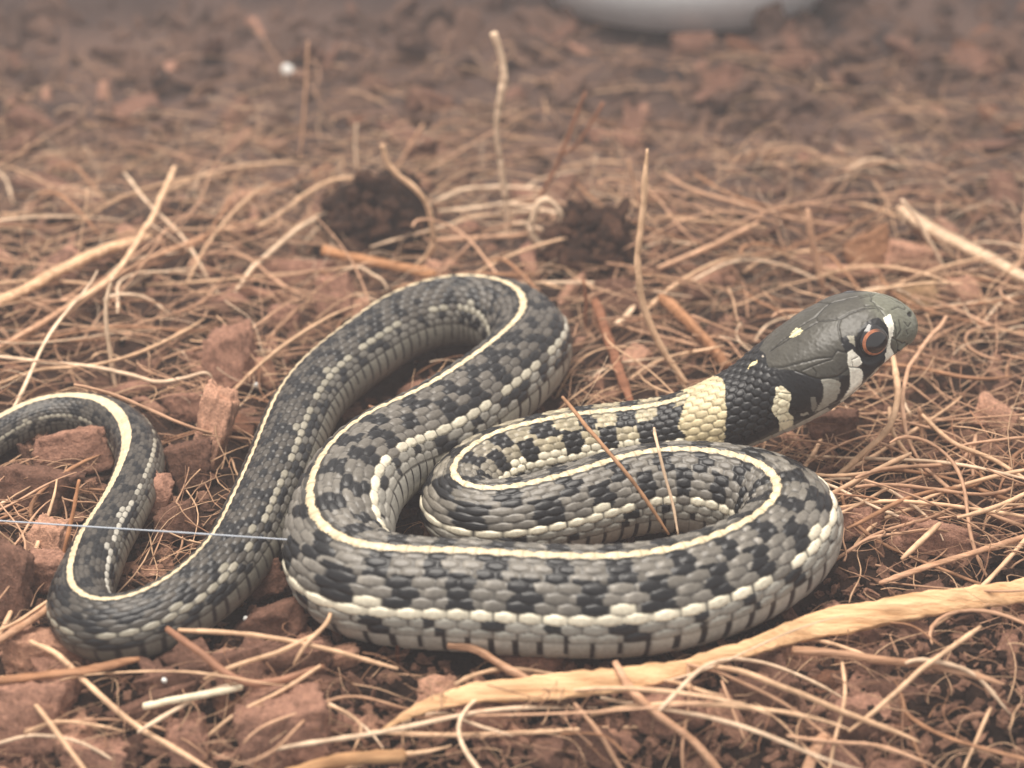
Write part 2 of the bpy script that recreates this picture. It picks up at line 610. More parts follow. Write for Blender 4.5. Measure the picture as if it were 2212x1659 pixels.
    # behind, the spots break up into single scales
    brk = (rid2 < 0.26 * (1 - front)) & (rid2 > 0.0)
    spot = (up | lo) & ~(brk)
    spot |= (rid2 > 1 - 0.16 * (1 - front)) & (np.abs(bi) > 0) & (np.abs(bi) < 7)
    col = np.where(spot[..., None], black, col)
    # flank below the side stripe
    a_bi = np.abs(bi)
    low = (a_bi >= 8)
    gl = C(0.30, 0.285, 0.248) * front[..., None] + C(0.20, 0.185, 0.16) * (1 - front)[..., None]
    gl = gl * (0.82 + 0.36 * rid)[..., None] * (1 - 0.45 * tail[..., None])
    col = np.where(low[..., None], gl, col)
    bar = (tri(ph + 0.18 * (a_bi - 8)) < 0.22 + 0.10 * (a_bi == 8)) & low & (rid2 > 0.25)
    bar |= low & (rid > 0.80) & (front < 0.6)
    col = np.where(bar[..., None], black * 1.3, col)
    # side stripe
    mid_b = smooth01((SS - 190) / 20) * smooth01((330 - SS) / 40)
    cream_l = C(0.76, 0.70, 0.55) * front[..., None] + (C(0.36, 0.33, 0.262) + 0.26 * (mid_b * (TH > 0))[..., None]) * (1 - front)[..., None]
    cream_l = cream_l * (0.84 + 0.3 * rid)[..., None]
    inner = smooth01((SS - 214) / 10) * smooth01((292 - SS) / 14)
    cream_l = cream_l * (1 - 0.18 * tail[..., None])
    s7 = (a_bi == 7) | ((a_bi == 6) & (rid < 0.08) & (SS > 60)) | ((a_bi == 6) & (neck > 0.3) & ~spot)
    s7 &= ~((rid2 < 0.07 + 0.12 * (1 - front)) & (SS > 40))
    col = np.where(s7[..., None], cream_l, col)
    # stripe along the back
    wide = smooth01((SS - TOTAL + 98) / 40)
    s0 = ((bi == 0) & (edge > 0.07)) | (np.abs(Qr + 0.10 * vnoise(J * 1.3, Qr * 0, 31)) < 0.34 + 1.0 * wide)
    cream = C(0.72, 0.585, 0.385) * (0.86 + 0.24 * hash01(np.round(J), 0 * bi, 4))[..., None]
    cream = cream * (1 - 0.06 * tail[..., None])
    dark_seam = (0.55 + 0.45 * smooth01(np.abs(J - np.round(J)) / 0.10))[..., None]
    col = np.where(s0[..., None], cream * (dark_seam * (1 - wide[..., None]) + wide[..., None]), col)
    seam_off = s0 & True
    # black edging beside the stripe
    edge_k = (np.abs(Qr) < 0.95) & ~s0
    col = np.where(edge_k[..., None], col * 0.35, col)
    # skin between the scales
    seam_c = (C(0.020, 0.019, 0.018) * (1 - 0.75 * front[..., None]) + 0.75 * front[..., None] * C(0.085, 0.08, 0.072)) * np.ones_like(col)
    seam_c = np.where(((a_bi >= 7))[..., None], C(0.10, 0.092, 0.08) * front[..., None] + C(0.022, 0.02, 0.018) * (1 - front)[..., None], seam_c)
    seam_c = np.where((neck > 0.5)[..., None], C(0.11, 0.095, 0.06), seam_c)
    g_ = np.where(seam_off, 1.0, smooth01((edge - 0.05 * (1 - front)) / (0.13 + 0.16 * (1 - front))))
    col = col * g_[..., None] + np.minimum(seam_c, col) * (1 - g_[..., None])
    # belly
    fjv = J - np.floor(J)
    bel = C(0.44, 0.425, 0.375) * front[..., None] + C(0.33, 0.31, 0.26) * (1 - front)[..., None]
    bel = bel * (0.9 + 0.2 * hash01(np.floor(J), 0 * bi, 6))[..., None] * (1 - 0.5 * tail[..., None])
    side_n = np.abs(TH) - N_HALF
    hv = hash01(np.floor(J), 0 * bi + (TH > 0), 7)
    kk = (fjv < 0.15 + 0.12 * hv) & (side_n < 0.30 + 0.45 * hash01(np.floor(J), 0 * bi, 12)) & (hv > 0.12)
    bel = np.where(kk[..., None], C(0.030, 0.026, 0.026), bel)
    bel = bel * (0.72 + 0.28 * vg)[..., None]
    col = col * (1 - vb[..., None]) + bel * vb[..., None]

    # ---------------- head: marks and plates, read from the side that shows and mirrored ----------------
    n_head = int(np.searchsorted(s_rows, 33.0))
    Pz = project(base[:n_head].reshape(-1, 3)).reshape(n_head, nc, 2)
    Z = (Pz - np.array([1591.0, 603.0])) / 0.1984
    view = base[:n_head] - CAM
    facing = -(N[:n_head] * view).sum(-1) / np.linalg.norm(view, axis=-1)
    mirror = np.concatenate([np.arange(19 * 9, -1, -1), np.arange(len(th) - 1, 19 * 9, -1)])
    near = (TH[:n_head] <= 0)
    Zc = np.where(near[..., None], Z, Z[:, mirror])
    fc = np.where(near, facing, facing[:, mirror])
    sh = SS[:n_head]
    th_h = np.abs(TH[:n_head])
    hc = np.empty((n_head, nc, 3))
    jit = 9 * np.stack([vnoise(sh * 2.2, th_h * 9, 41), vnoise(sh * 2.2, th_h * 9, 42)], -1)
    Zj = Zc + jit
    top_c = C(0.070, 0.066, 0.055)
    hc[:] = top_c * (0.92 + 0.12 * vnoise(sh * 1.3, TH[:n_head] * 5, 43))[..., None]

    def paint(poly, c, soft=False):
        mk = in_poly(Zj, poly) & (fc > -0.05)
        hc[mk] = c
        return mk
    white, cream_h = C(0.86, 0.83, 0.72), C(0.86, 0.78, 0.56)
    grey_lab, blk = C(0.34, 0.325, 0.275), C(0.0115, 0.012, 0.0135)
    # greenish snout
    sn = smooth01((4.3 - sh + 1.2 * np.cos(th_h)) / 1.6)[..., None]
    hc[:] = hc * (1 - sn) + C(0.150, 0.152, 0.118) * sn
    # chin and throat
    chin = smooth01((th_h - math.radians(128)) / 0.10)[..., None]
    hc[:] = hc * (1 - chin) + C(0.50, 0.48, 0.42) * chin
    # black nape and cheek
    paint([(-420, 980), (-210, 880), (30, 835), (310, 810), (350, 960), (640, 995), (800, 1060), (930, 1085), (940, 1180), (900, 1340), (850, 1440), (810, 1500),
           (650, 1550), (420, 1640), (200, 1760), (0, 1860), (-140, 1790), (-110, 1500), (-120, 1200), (-150, 1060)], blk)
    paint([(1120, 1050), (1230, 1040), (1235, 1120), (1190, 1230), (1090, 1330), (1060, 1330), (1120, 1200)], blk)
    paint([(920, 1090), (1020, 1080), (1110, 1100), (1135, 1140), (1110, 1240), (1060, 1310), (960, 1400), (850, 1450), (880, 1380), (935, 1280), (945, 1180)], grey_lab)
    paint([(800, 1270), (855, 1270), (868, 1380), (835, 1440), (815, 1400)], grey_lab * 0.6)
    paint([(690, 1470), (790, 1440), (780, 1475), (700, 1492)], grey_lab)
    # dark mask round the eye
    paint([(1140, 640), (1190, 610), (1300, 620), (1350, 520), (1450, 440), (1540, 425), (1640, 500), (1670, 640), (1640, 800), (1600, 930), (1500, 985), (1390, 1100),
           (1365, 1000), (1370, 900), (1330, 840), (1260, 755), (1180, 800), (1150, 720)], blk)
    paint([(1195, 620), (1270, 620), (1285, 735), (1240, 690)], C(0.30, 0.28, 0.22))
    paint([(1210, 790), (1255, 765), (1325, 840), (1375, 900), (1320, 955), (1372, 990), (1362, 1100), (1330, 1190), (1220, 1280), (1130, 1350), (1180, 1240), (1235, 1150), (1240, 1060), (1215, 930)], white)
    paint([(1590, 430), (1680, 375), (1708, 480), (1708, 620), (1668, 705), (1700, 800), (1700, 860), (1600, 930), (1615, 820), (1662, 660), (1645, 530)], white)
    paint([(1400, 1110), (1450, 1040), (1530, 945), (1550, 985), (1440, 1120)], grey_lab * 1.2)
    paint([(1690, 820), (1750, 770), (1800, 760), (1720, 850)], blk)
    # yellow spots and the cream bar behind the jaw
    paint([(545, 640), (580, 580), (650, 550), (712, 553), (690, 595), (620, 635)], C(0.82, 0.74, 0.45))
    paint([(35, 985), (130, 880), (235, 865), (230, 905), (160, 955), (70, 1000)], C(0.78, 0.66, 0.36))
    paint([(245, 835), (305, 805), (295, 855)], C(0.45, 0.40, 0.33))
    paint([(490, 1150), (540, 1200), (592, 1240), (592, 1310), (575, 1335), (570, 1440), (612, 1500), (622, 1560), (600, 1680), (470, 1690), (458, 1520), (408, 1480), (388, 1420),
           (400, 1310), (430, 1270), (420, 1180)], cream_h)
    # nostril
    nd = np.linalg.norm(Zc - np.array([1893, 380]), axis=-1)
    nost = smooth01((34 - nd) / 14) * (fc > 0)
    hc = hc * (1 - 0.9 * nost[..., None])

    seams = [
        ([(330, 960), (500, 960), (700, 910), (870, 868), (1050, 850), (1100, 780), (1200, 800)], 9),
        ([(310, 805), (370, 780), (540, 670), (720, 560), (900, 460), (990, 448)], 7),
        ([(880, 450), (872, 350), (760, 330), (640, 400)], 6),
        ([(560, 560), (700, 470), (872, 400)], 6),
        ([(880, 345), (1000, 290), (1180, 235), (1420, 205), (1490, 250)], 7),
        ([(990, 450), (1130, 430), (1250, 360), (1400, 318), (1530, 310), (1550, 350)], 7),
        ([(1130, 430), (1105, 520), (1130, 620), (1150, 700)], 7),
        ([(1490, 250), (1560, 330), (1610, 400)], 7),
        ([(1420, 170), (1500, 205), (1660, 172), (1850, 270)], 7),
        ([(1400, 290), (1540, 288), (1600, 330)], 6),
        ([(700, 1000), (900, 920), (1050, 870)], 7),
        ([(640, 995), (800, 1060), (900, 1085), (1100, 1060), (1210, 980)], 8),
        ([(830, 970), (870, 1010), (860, 1060)], 6),
        ([(1218, 958), (1370, 968)], 7), ([(1255, 880), (1325, 850)], 5), ([(1270, 960), (1260, 900)], 5),
        ([(1700, 640), (1810, 700), (1840, 690)], 8), ([(1770, 450), (1792, 560), (1740, 640)], 8), ([(1850, 560), (1870, 600)], 6),
        ([(1720, 480), (1740, 560), (1735, 650), (1760, 720), (1740, 800)], 7), ([(1830, 470), (1870, 520), (1900, 480)], 5),
        ([(1690, 330), (1760, 300), (1830, 330), (1850, 300)], 6),
        ([(1860, 700), (1730, 850), (1560, 990), (1350, 1165), (1100, 1350), (980, 1400), (840, 1500)], 8),
        ([(400, 1310), (470, 1290), (560, 1330)], 5), ([(400, 1480), (570, 1450)], 5), ([(455, 1560), (620, 1530)], 5), ([(430, 1230), (590, 1250)], 4),
    ]
    groove = np.zeros((n_head, nc))
    for pts, wd in seams:
        d = line_dist(Zc + 0.4 * jit, pts)
        groove = np.maximum(groove, smooth01(1 - d / (wd * 2.4)) * (fc > 0.03))
    hc = hc * (1 - 0.62 * smooth01((groove - 0.45) / 0.5)[..., None])
    hh = -0.10 * groove - 0.28 * nost
    # brow over the eye and the hollow the eye sits in
    deye = np.linalg.norm(np.stack([(sh - EYE_D), (th_h - abs(EYE_TH)) * 3.9], -1), axis=-1)
    hh += 0.30 * np.exp(-((sh - EYE_D) / 2.1) ** 2) * np.exp(-((th_h - math.radians(52)) / 0.20) ** 2)
    hh -= 0.42 * smooth01((1.95 - deye) / 0.7)
    # bulge of the lips and the jaw muscle
    hh += 0.16 * np.exp(-((th_h - math.radians(112)) / 0.14) ** 2) * smooth01(sh / 2) * smooth01((13 - sh) / 3)
    hh += 0.25 * np.exp(-((th_h - math.radians(92)) / 0.35) ** 2) * np.exp(-((sh - 12.5) / 2.6) ** 2)
    hh += 0.02 * vnoise(sh * 5, TH[:n_head] * 18, 45)

    # the head's paint runs over the neck's scales: black nape, then a pale yellow band
    on_body = smooth01((sh - 14.8) / 1.6)
    paint_mask = in_poly(Zc + 1.2 * jit, [(-420, 980), (-210, 880), (60, 800), (420, 700), (900, 900), (940, 1180), (640, 1900), (-140, 1850), (-110, 1500), (-120, 1200), (-150, 1060)])
    band = in_poly(Zc + 1.5 * jit, [(-160, 1060), (-110, 1080), (-120, 1200), (-100, 1500), (-140, 1790), (-500, 1830), (-650, 1600), (-560, 1350), (-480, 1180)])
    bcol = C(0.58, 0.485, 0.30) * (0.78 + 0.4 * rid[:n_head])[..., None]
    cur = col[:n_head]
    cur = np.where((band & (fc > -0.1))[..., None], bcol * (0.45 + 0.55 * smooth01(edge[:n_head] / 0.2))[..., None], cur)
    far_side = in_poly(Zc, [(-560, 1350), (-900, 1500), (-1000, 1700), (-650, 1900), (-480, 1760), (-640, 1620)])
    cur = np.where((far_side & (fc > 0))[..., None] & (a_bi[:n_head] != 7)[..., None], black, cur)
    use_head = (sh < 15.5) | paint_mask
    vent_h = smooth01((th_h - math.radians(118)) / 0.12)
    thro = C(0.46, 0.44, 0.385)
    hc2 = np.where((sh > 15.5)[..., None] & (th_h > math.radians(118))[..., None], thro, hc)
    cur = np.where(use_head[..., None] & ((sh < 15.5) | (th_h < math.radians(118)))[..., None], hc2, cur)
    cur = np.where(((sh > 13) & (sh < 27) & (th_h >= math.radians(118)))[..., None], thro * (0.9 + 0.1 * vg[:n_head])[..., None], cur)
    col[:n_head] = cur
    fade = smooth01((17.5 - sh) / 2.5)
    H[:n_head] = H[:n_head] + hh * fade

    V = base + N * H[..., None]
    V = V.reshape(-1, 3)
    i = np.arange(nr * nc).reshape(nr, nc)
    ir = np.roll(i, -1, axis=1)
    F = np.stack([i[:-1], ir[:-1], ir[1:], i[1:]], -1).reshape(-1, 4)
    me = new_mesh('snake_body', V, F, col.reshape(-1, 3), True, M_SNAKE)
    root = bpy.data.objects.new('snake', None)
    COL.objects.link(root)
    mid = np.array([0.0, -35.0, 0.0])
    root.location = Vector(mid * MM)
    root['label'] = 'grey and black chequered snake with cream back stripe, coiled with raised head'
    root['category'] = 'snake'
    b = add('body', me, root)
    b.location = Vector(-mid * MM)

    # eyes
    Qe = np.array([np.interp(EYE_D, AXS, AX[:, k]) for k in range(5)])
    Te, De, Se = [np.array([np.interp(EYE_D, AXS, A[:, k]) for k in range(3)]) for A in (Tf, Df, Sf)]
    we, hte = np.interp(EYE_D, HEAD_D, HEAD_W), np.interp(EYE_D, HEAD_D, HEAD_T)
    for sg in (1, -1):
        th_e = EYE_TH * sg
        ctr = Qe[:3] + Se * math.sin(th_e) * (we - EYE_R + 0.40) + De * math.cos(th_e) * hte
        axis = Se * math.sin(th_e) * 1.0 + De * 0.22 - Te * 0.20
        axis /= np.linalg.norm(axis)
        build_eye(root, mid, ctr, axis, Te)
    return root


def build_eye(root, mid, ctr, axis, fwd):
    """a ball with a slightly fuller cornea; iris and pupil are raised zones of their own"""
    q = Vector(axis).to_track_quat('Z', 'Y')
    nr_, nc_ = 40, 64

    def zone(a0, a1, lift, name, mat, parent):
        al = np.linspace(a0, a1, nr_)
        az = np.linspace(0, 2 * math.pi, nc_, endpoint=False)
        A, Zm = np.meshgrid(al, az, indexing='ij')
        R = EYE_R + lift + 0.16 * np.exp(-(A / 0.75) ** 2)
        V = np.stack([R * np.sin(A) * np.cos(Zm), R * np.sin(A) * np.sin(Zm), R * np.cos(A)], -1).reshape(-1, 3)
        i = np.arange(nr_ * nc_).reshape(nr_, nc_)
        ir = np.roll(i, -1, axis=1)
        F = np.stack([i[:-1], i[1:], ir[1:], ir[:-1]], -1).reshape(-1, 4)
        ce = None
        if name == 'iris':
            dz = np.abs((Zm - tint + math.pi) % (2 * math.pi) - math.pi)
            k_ = smooth01((dz - 0.7) / 0.9)[..., None]
            ce = (np.array([0.050, 0.040, 0.036]) * (1 - k_) + np.array([0.43, 0.155, 0.075]) * k_) * (0.85 + 0.3 * vnoise(A * 14, Zm * 5, 71))[..., None]
            ce = ce.reshape(-1, 3)
        me = new_mesh(name, V, F, ce, True, mat)
        return add(name, me, parent)
    # direction of the snout seen in the eye's own frame
    fl = q.inverted() @ Vector(-fwd)
    tint = math.atan2(fl.y, fl.x)
    eye = zone(0.0, math.pi, 0.0, 'eye', M_EYE, root)
    eye.location = Vector((ctr - mid) * MM)
    eye.rotation_mode = 'QUATERNION'
    eye.rotation_quaternion = q
    zone(0.54, 0.70, 0.016, 'iris', M_IRIS, eye)
    zone(0.0, 0.54, 0.020, 'pupil', M_PUPIL, eye)


SNAKE = build_snake()

# ----------------------------------------------------------------------------------------------
# the bed: fibres, sticks, husk chips, clods
# ----------------------------------------------------------------------------------------------
TAN = (0.57, 0.345, 0.222)
PALE = (0.80, 0.60, 0.43)
STRAW = (0.71, 0.47, 0.30)
RUST = (0.30, 0.135, 0.075)
BROWN = (0.20, 0.095, 0.058)
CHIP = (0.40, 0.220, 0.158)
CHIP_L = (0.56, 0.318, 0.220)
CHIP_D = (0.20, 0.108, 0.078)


def tube_mesh(name, P, rad, col, mat, sides=6, flat=1.0, jitter=0.0, seed=0, tips=True, up=None, ridge=0.0):
    """a strand along P (n,3) with radius per point; flat < 1 presses it into a blade"""
    P = np.asarray(P, float)
    n = len(P)
    rad = np.asarray(rad, float) * np.ones(n)
    T = np.gradient(P, axis=0)
    T /= np.linalg.norm(T, axis=1)[:, None] + 1e-9
    ref = np.array([0, 0, 1.0]) if up is None else np.asarray(up, float)
    A = np.cross(T, ref)
    bad = np.linalg.norm(A, axis=1) < 0.15
    A[bad] = np.cross(T[bad], np.array([0.0, 1.0, 0.0]))
    for k in range(1, n):                              # keep the frame from flipping
        if A[k] @ A[k - 1] < 0:
            A[k] = -A[k]
    A /= np.linalg.norm(A, axis=1)[:, None] + 1e-9
    B = np.cross(A, T)
    ang = np.linspace(0, 2 * math.pi, sides, endpoint=False)
    g = np.random.default_rng(seed)
    rr = rad[:, None] * (1 + jitter * g.standard_normal((n, sides)) * 0.5 + jitter * np.repeat(g.standard_normal((n, 1)), sides, 1))
    if ridge:
        rr = rr * (1 + ridge * g.uniform(-1, 1, (1, sides)) + 0.6 * ridge * vnoise(np.arange(n)[:, None] / 5.0 + 0 * ang, np.arange(sides)[None] * 1.7 + seed, 55))
    V = P[:, None] + rr[..., None] * (np.cos(ang)[None, :, None] * A[:, None] + flat * np.sin(ang)[None, :, None] * B[:, None])
    V = V.reshape(-1, 3)
    i = np.arange(n * sides).reshape(n, sides)
    ir = np.roll(i, -1, 1)
    F = np.stack([i[:-1], ir[:-1], ir[1:], i[1:]], -1).reshape(-1, 4)
    c0, c1 = len(V), len(V) + 1
    V = np.vstack([V, P[:1] - T[:1] * rad[0] * 0.4, P[-1:] + T[-1:] * rad[-1] * 0.4])
    cap0 = np.stack([ir[0], i[0], np.full(sides, c0), np.full(sides, c0)], -1)
    cap1 = np.stack([i[-1], ir[-1], np.full(sides, c1), np.full(sides, c1)], -1)
    tri = np.vstack([cap0[:, :3], cap1[:, :3]])
    Ft = np.vstack([F[:, [0, 1, 2]], F[:, [0, 2, 3]], tri])
    c = np.asarray(col, float)
    tone = 1 + 0.16 * vnoise(np.arange(len(V)) / (sides * 2.3), np.full(len(V), seed * 3.7), 51)
    cc = c[None] * tone[:, None]
    return V, Ft, cc


def strand(name, pts, wpx, col, label, cat='fibre', group=None, taper=(0.8, 0.6), flat=1.0, mat=None, sides=7, up=None, wob=0.12, widths=None, parent=None, seed=0):
    """pts: list of 3-D points in mm; wpx: full width in pixels of the 2212-wide picture"""
    Q = spline(np.asarray(pts, float), 1.0)
    s = arclen(Q)
    n = max(8, min(90, int(s[-1] / 0.55)))
    Q = resample(Q, np.linspace(0, s[-1], n))
    t = np.linspace(0, 1, n)
    Q = Q + wob * np.stack([vnoise(t * s[-1] / 3.1, 0 * t + seed, 61), vnoise(t * s[-1] / 3.1, 0 * t + seed, 62), 0.6 * vnoise(t * s[-1] / 3.1, 0 * t + seed, 63)], 1)
    if widths is not None:
        w = np.interp(t, np.linspace(0, 1, len(widths)), widths)
    else:
        w = wpx * np.interp(t, [0, 0.12, 0.85, 1], [taper[0], 1, 1, taper[1]])
    r = 0.5 * w / np.array([px_per_mm(q) for q in Q])
    V, F, c = tube_mesh(name, Q, r, col, mat, max(sides, 12) if mat is M_WOOD else sides, flat, 0.06, seed, up=up, ridge=0.2 if mat is M_WOOD else 0.0)
    me = new_mesh(name, V, F, c, True, mat or M_FIBRE)
    o = add(name, me, parent, label if parent is None else None, cat if parent is None else None, group)
    if parent is None:
        recentre(o)
    return o


def lie(pts, lift=0.8):
    """picture points laid on the bed; a third number is the lift there"""
    return [on_ground(p[0], p[1], (p[2] if len(p) > 2 else lift) + (1.1 if p[1] > 1340 else 0)) for p in pts]


def stand(pts, lean=0.0):
    """picture points of something that stands up from its last point on the bed"""
    b = on_ground(pts[-1][0], pts[-1][1], 0.3)
    n = len(pts)
    return [at_y(u, v, b[1] + lean * (n - 1 - k) / max(1, n - 1)) for k, (u, v) in enumerate(pts)]


def heights(pts):
    return [at_z(u, v, z) for (u, v, z) in pts]


K = [0]


def sd():
    K[0] += 1
    return K[0]


# --- strands that stand up behind the snake
strand('stalk', stand([(1066, 72), (1083, 125), (1088, 165), (1078, 230), (1072, 285), (1080, 350), (1090, 430), (1098, 480), (1090, 512)]), 13, PALE,
       'tall pale crooked stalk standing upright behind the far bend of the snake', 'stalk', widths=[18, 14, 20, 12, 11, 12, 13, 13, 13], seed=sd())
tw = strand('twig', stand([(1266, 198), (1238, 270), (1212, 335), (1168, 428), (1145, 490)]), 9, RUST,
            'reddish forked twig leaning up beside the tall pale stalk', 'twig', seed=sd())
b0 = on_ground(1145, 490, 0.3)
bp = [at_y(u, v, b0[1]) for (u, v) in [(1303, 222), (1268, 280), (1240, 318), (1214, 334)]]
off = np.array(tw.location) / MM
me_b = tube_mesh('branch', resample(spline(np.array(bp), 1), np.linspace(0, arclen(spline(np.array(bp), 1))[-1], 16)) - off, 0.5 * 8 / px_per_mm(bp[0]), RUST, None)
add('branch', new_mesh('branch', *me_b, True, M_FIBRE), tw)
strand('straw', stand([(1397, 322), (1393, 400), (1384, 500), (1378, 590), (1392, 665), (1428, 750), (1482, 832)], 6), 15, STRAW,
       'long straight tan straw rising from behind the neck of the snake', 'straw', taper=(0.35, 0.8), seed=sd())
strand('straw', stand([(1358, 345), (1368, 395), (1382, 450), (1388, 520)]), 8, TAN, 'short thin straw crossing behind the long straight tan straw', 'straw', seed=sd())
strand('curled_fibre', stand([(1216, 484), (1208, 452), (1188, 433), (1167, 434), (1156, 460), (1150, 508), (1172, 535), (1198, 566)]), 15, PALE,
       'pale fibre curled into an upright loop beside the dark soil clod', 'fibre', seed=sd())
strand('root', stand([(825, 312), (834, 350), (856, 376), (892, 402), (922, 440), (934, 500), (930, 545), (890, 582)]), 13, STRAW,
       'kinked tan root arching over the edge of the darker soil clod', 'root', seed=sd())
strand('root', stand([(916, 268), (884, 320), (852, 368)], 0), 8, TAN, 'thin straight root meeting the kinked tan root at its top', 'root', seed=sd())
strand('fibre', stand([(769, 268), (768, 310), (772, 385)]), 6, PALE, 'short hair-thin pale fibre standing upright above the soil clod', 'fibre', seed=sd())
strand('fibre', stand([(664, 90), (660, 170), (655, 260), (650, 345)]), 7, TAN, 'faint upright fibre standing far behind among blurred litter', 'fibre', seed=sd())
strand('fibre', lie([(772, 384, 5), (715, 390, 5), (650, 428, 4), (595, 468, 3), (520, 512, 1.5)]), 9, STRAW, 'long tan fibre sloping down from the soil clod', 'fibre', seed=sd())
strand('straw', lie([(713, 460, 4), (660, 484, 4.5), (600, 530, 4), (552, 573, 3), (500, 640, 1.5)]), 11, PALE, 'pale straw with a blunt end leaning against the soil clod', 'straw', seed=sd())
strand('straw', lie([(376, 362, 6), (350, 425, 5), (310, 500, 5), (240, 600, 4), (150, 660, 3), (60, 722, 2), (-30, 775, 1)]), 12, STRAW, 'long thin straw crossing over the thick tan stick', 'straw', seed=sd())
strand('stick', lie([(-60, 680, 3), (60, 620, 4), (160, 568, 4), (240, 535, 3), (330, 510, 2)]), 30, STRAW, 'thick pale tan stick lying behind the tail of the snake', 'stick', taper=(1, 0.5), flat=0.7, mat=M_WOOD, seed=sd())
strand('stick', lie([(-40, 770, 2), (60, 715, 3), (150, 660, 3), (260, 590, 3), (420, 520, 2), (560, 470, 1)]), 16, TAN, 'long tan stick running parallel to the thick pale stick', 'stick', flat=0.7, mat=M_WOOD, seed=sd())
strand('fibre', stand([(242, 598), (230, 645), (228, 700), (238, 775), (252, 842)], 4), 10, PALE, 'pale bent straw standing just behind the arched tail', 'fibre', seed=sd())
strand('fibre', lie([(-20, 768, 3), (100, 782, 3.5), (200, 792, 4), (290, 812, 3.5), (345, 824, 3), (405, 814, 4), (450, 806, 4), (462, 836, 2)]), 9, PALE, 'long pale fibre running above the tail to a bark chip', 'fibre', seed=sd())
strand('fibre', lie([(-20, 835, 2), (80, 800, 3), (210, 788, 4), (330, 750, 4), (440, 690, 3)]), 8, STRAW, 'tan fibre rising behind the tail towards the grey bark chips', 'fibre', seed=sd())
strand('stick', lie([(696, 542, 3.5), (780, 560, 3), (860, 577, 2.5), (940, 594, 2)]), 21, (0.50, 0.26, 0.13), 'orange brown stick with a cut end below the darker soil clod', 'stick', taper=(1, 1), mat=M_WOOD, seed=sd())
strand('root', lie([(742, 583, 4), (772, 578, 4.5), (806, 594, 5), (830, 609, 5), (838, 628, 4)]), 6, PALE, 'small crooked rootlet touching the far bend of the body', 'root', seed=sd())
strand('stick', lie([(1428, 640, 3.5), (1480, 690, 3.5), (1528, 738, 3), (1568, 790, 2)]), 21, (0.47, 0.245, 0.13), 'tan orange stick pointing down at the nape of the snake', 'stick', taper=(0.6, 1), mat=M_WOOD, seed=sd())
strand('stick', lie([(1284, 650, 3), (1312, 725, 3), (1338, 800, 3), (1364, 880, 2)]), 21, RUST, 'rust brown stick lying behind the neck of the snake', 'stick', mat=M_WOOD, seed=sd())
strand('fibre', stand([(1262, 605), (1264, 660), (1268, 720)]), 8, RUST, 'short rust brown fibre under the crumbling soil clod', 'fibre', seed=sd())
strand('splinter', lie([(1372, 660, 3), (1352, 684, 3.5), (1330, 700, 3)]), 14, PALE, 'short pale splinter between the rust brown stick and the long straw', 'splinter', taper=(0.2, 0.2), flat=0.5, mat=M_WOOD, seed=sd())
strand('straw', lie([(1948, 452, 5), (2010, 495, 5), (2100, 540, 5), (2240, 615, 5)]), 36, PALE, 'broad pale straw lying beyond the head of the snake', 'straw', taper=(0.9, 1), flat=0.6, mat=M_WOOD, seed=sd())
strand('fibre', stand([(1950, 432), (1985, 480), (2018, 540), (2050, 605)]), 9, PALE, 'thin pale fibre hanging over the broad pale straw', 'fibre', seed=sd())
strand('straw', stand([(1745, 450), (1752, 510), (1766, 570), (1778, 620)]), 16, TAN, 'stubby upright straw standing above the head of the snake', 'straw', taper=(0.4, 1), seed=sd())
strand('fibre', lie([(1430, 375, 3), (1510, 415, 4), (1600, 440, 4), (1700, 470, 3), (1830, 490, 2)]), 9, TAN, 'long bowed fibre among blurred litter beyond the head', 'fibre', seed=sd())
strand('fibre', lie([(930, 440, 3), (1000, 410, 4), (1100, 405, 4), (1180, 410, 3)]), 7, PALE, 'fine pale fibre stretched across the tall pale stalk', 'fibre', seed=sd())
strand('fibre', lie([(950, 455, 3), (1040, 448, 4), (1090, 440, 4), (1180, 455, 4), (1240, 475, 3)]), 7, PALE, 'fine fibre running behind the upright curled loop', 'fibre', seed=sd())
strand('fibre', lie([(940, 520, 2), (1000, 515, 3), (1090, 512, 3), (1150, 505, 2)]), 10, TAN, 'tan fibre lying at the foot of the tall pale stalk', 'fibre', seed=sd())
strand('fibre', lie([(1420, 580, 3), (1470, 560, 4), (1560, 520, 4), (1640, 480, 3)]), 12, TAN, 'wispy tan fibre spread out beyond the long straight straw', 'fibre', seed=sd())
strand('fibre', lie([(1330, 700, 2), (1400, 720, 2), (1500, 745, 2), (1580, 770, 2)]), 8, TAN, 'tan fibre passing under the tan orange stick', 'fibre', seed=sd())

# --- around and in front of the head
strand('root', lie([(1930, 770, 9), (1938, 850, 8), (1922, 918, 6), (1852, 990, 3.5), (1785, 1048, 1.5)]), 14, STRAW, 'smooth tan root curving down below the snout of the snake', 'root', seed=sd())
strand('root', lie([(2045, 684, 6), (1990, 755, 7), (1957, 815, 7), (1950, 880, 6), (1960, 945, 4), (1988, 1000, 2)]), 10, TAN, 'thin brown root bowing beside the smooth tan root', 'root', seed=sd())
strand('root', lie([(1922, 880, 6), (1930, 935, 5), (1962, 985, 3), (2004, 1036, 1.5)]), 10, STRAW, 'short forked root end below the smooth tan root', 'root', seed=sd())
strand('fibre', lie([(1730, 1022, 3), (1800, 1026, 4), (1880, 1020, 4), (1960, 1006, 3)]), 8, STRAW, 'level tan fibre touching the coil below the chin', 'fibre', seed=sd())
strand('fibre', lie([(1775, 1080, 3), (1850, 1038, 4.5), (1970, 980, 5)]), 11, STRAW, 'stout tan fibre crossing the level fibre below the chin', 'fibre', seed=sd())
strand('fibre', lie([(1990, 895, 4), (2060, 958, 4), (2140, 990, 3), (2240, 1050, 2)]), 10, STRAW, 'tan fibre sloping away from the bowed brown root', 'fibre', seed=sd())
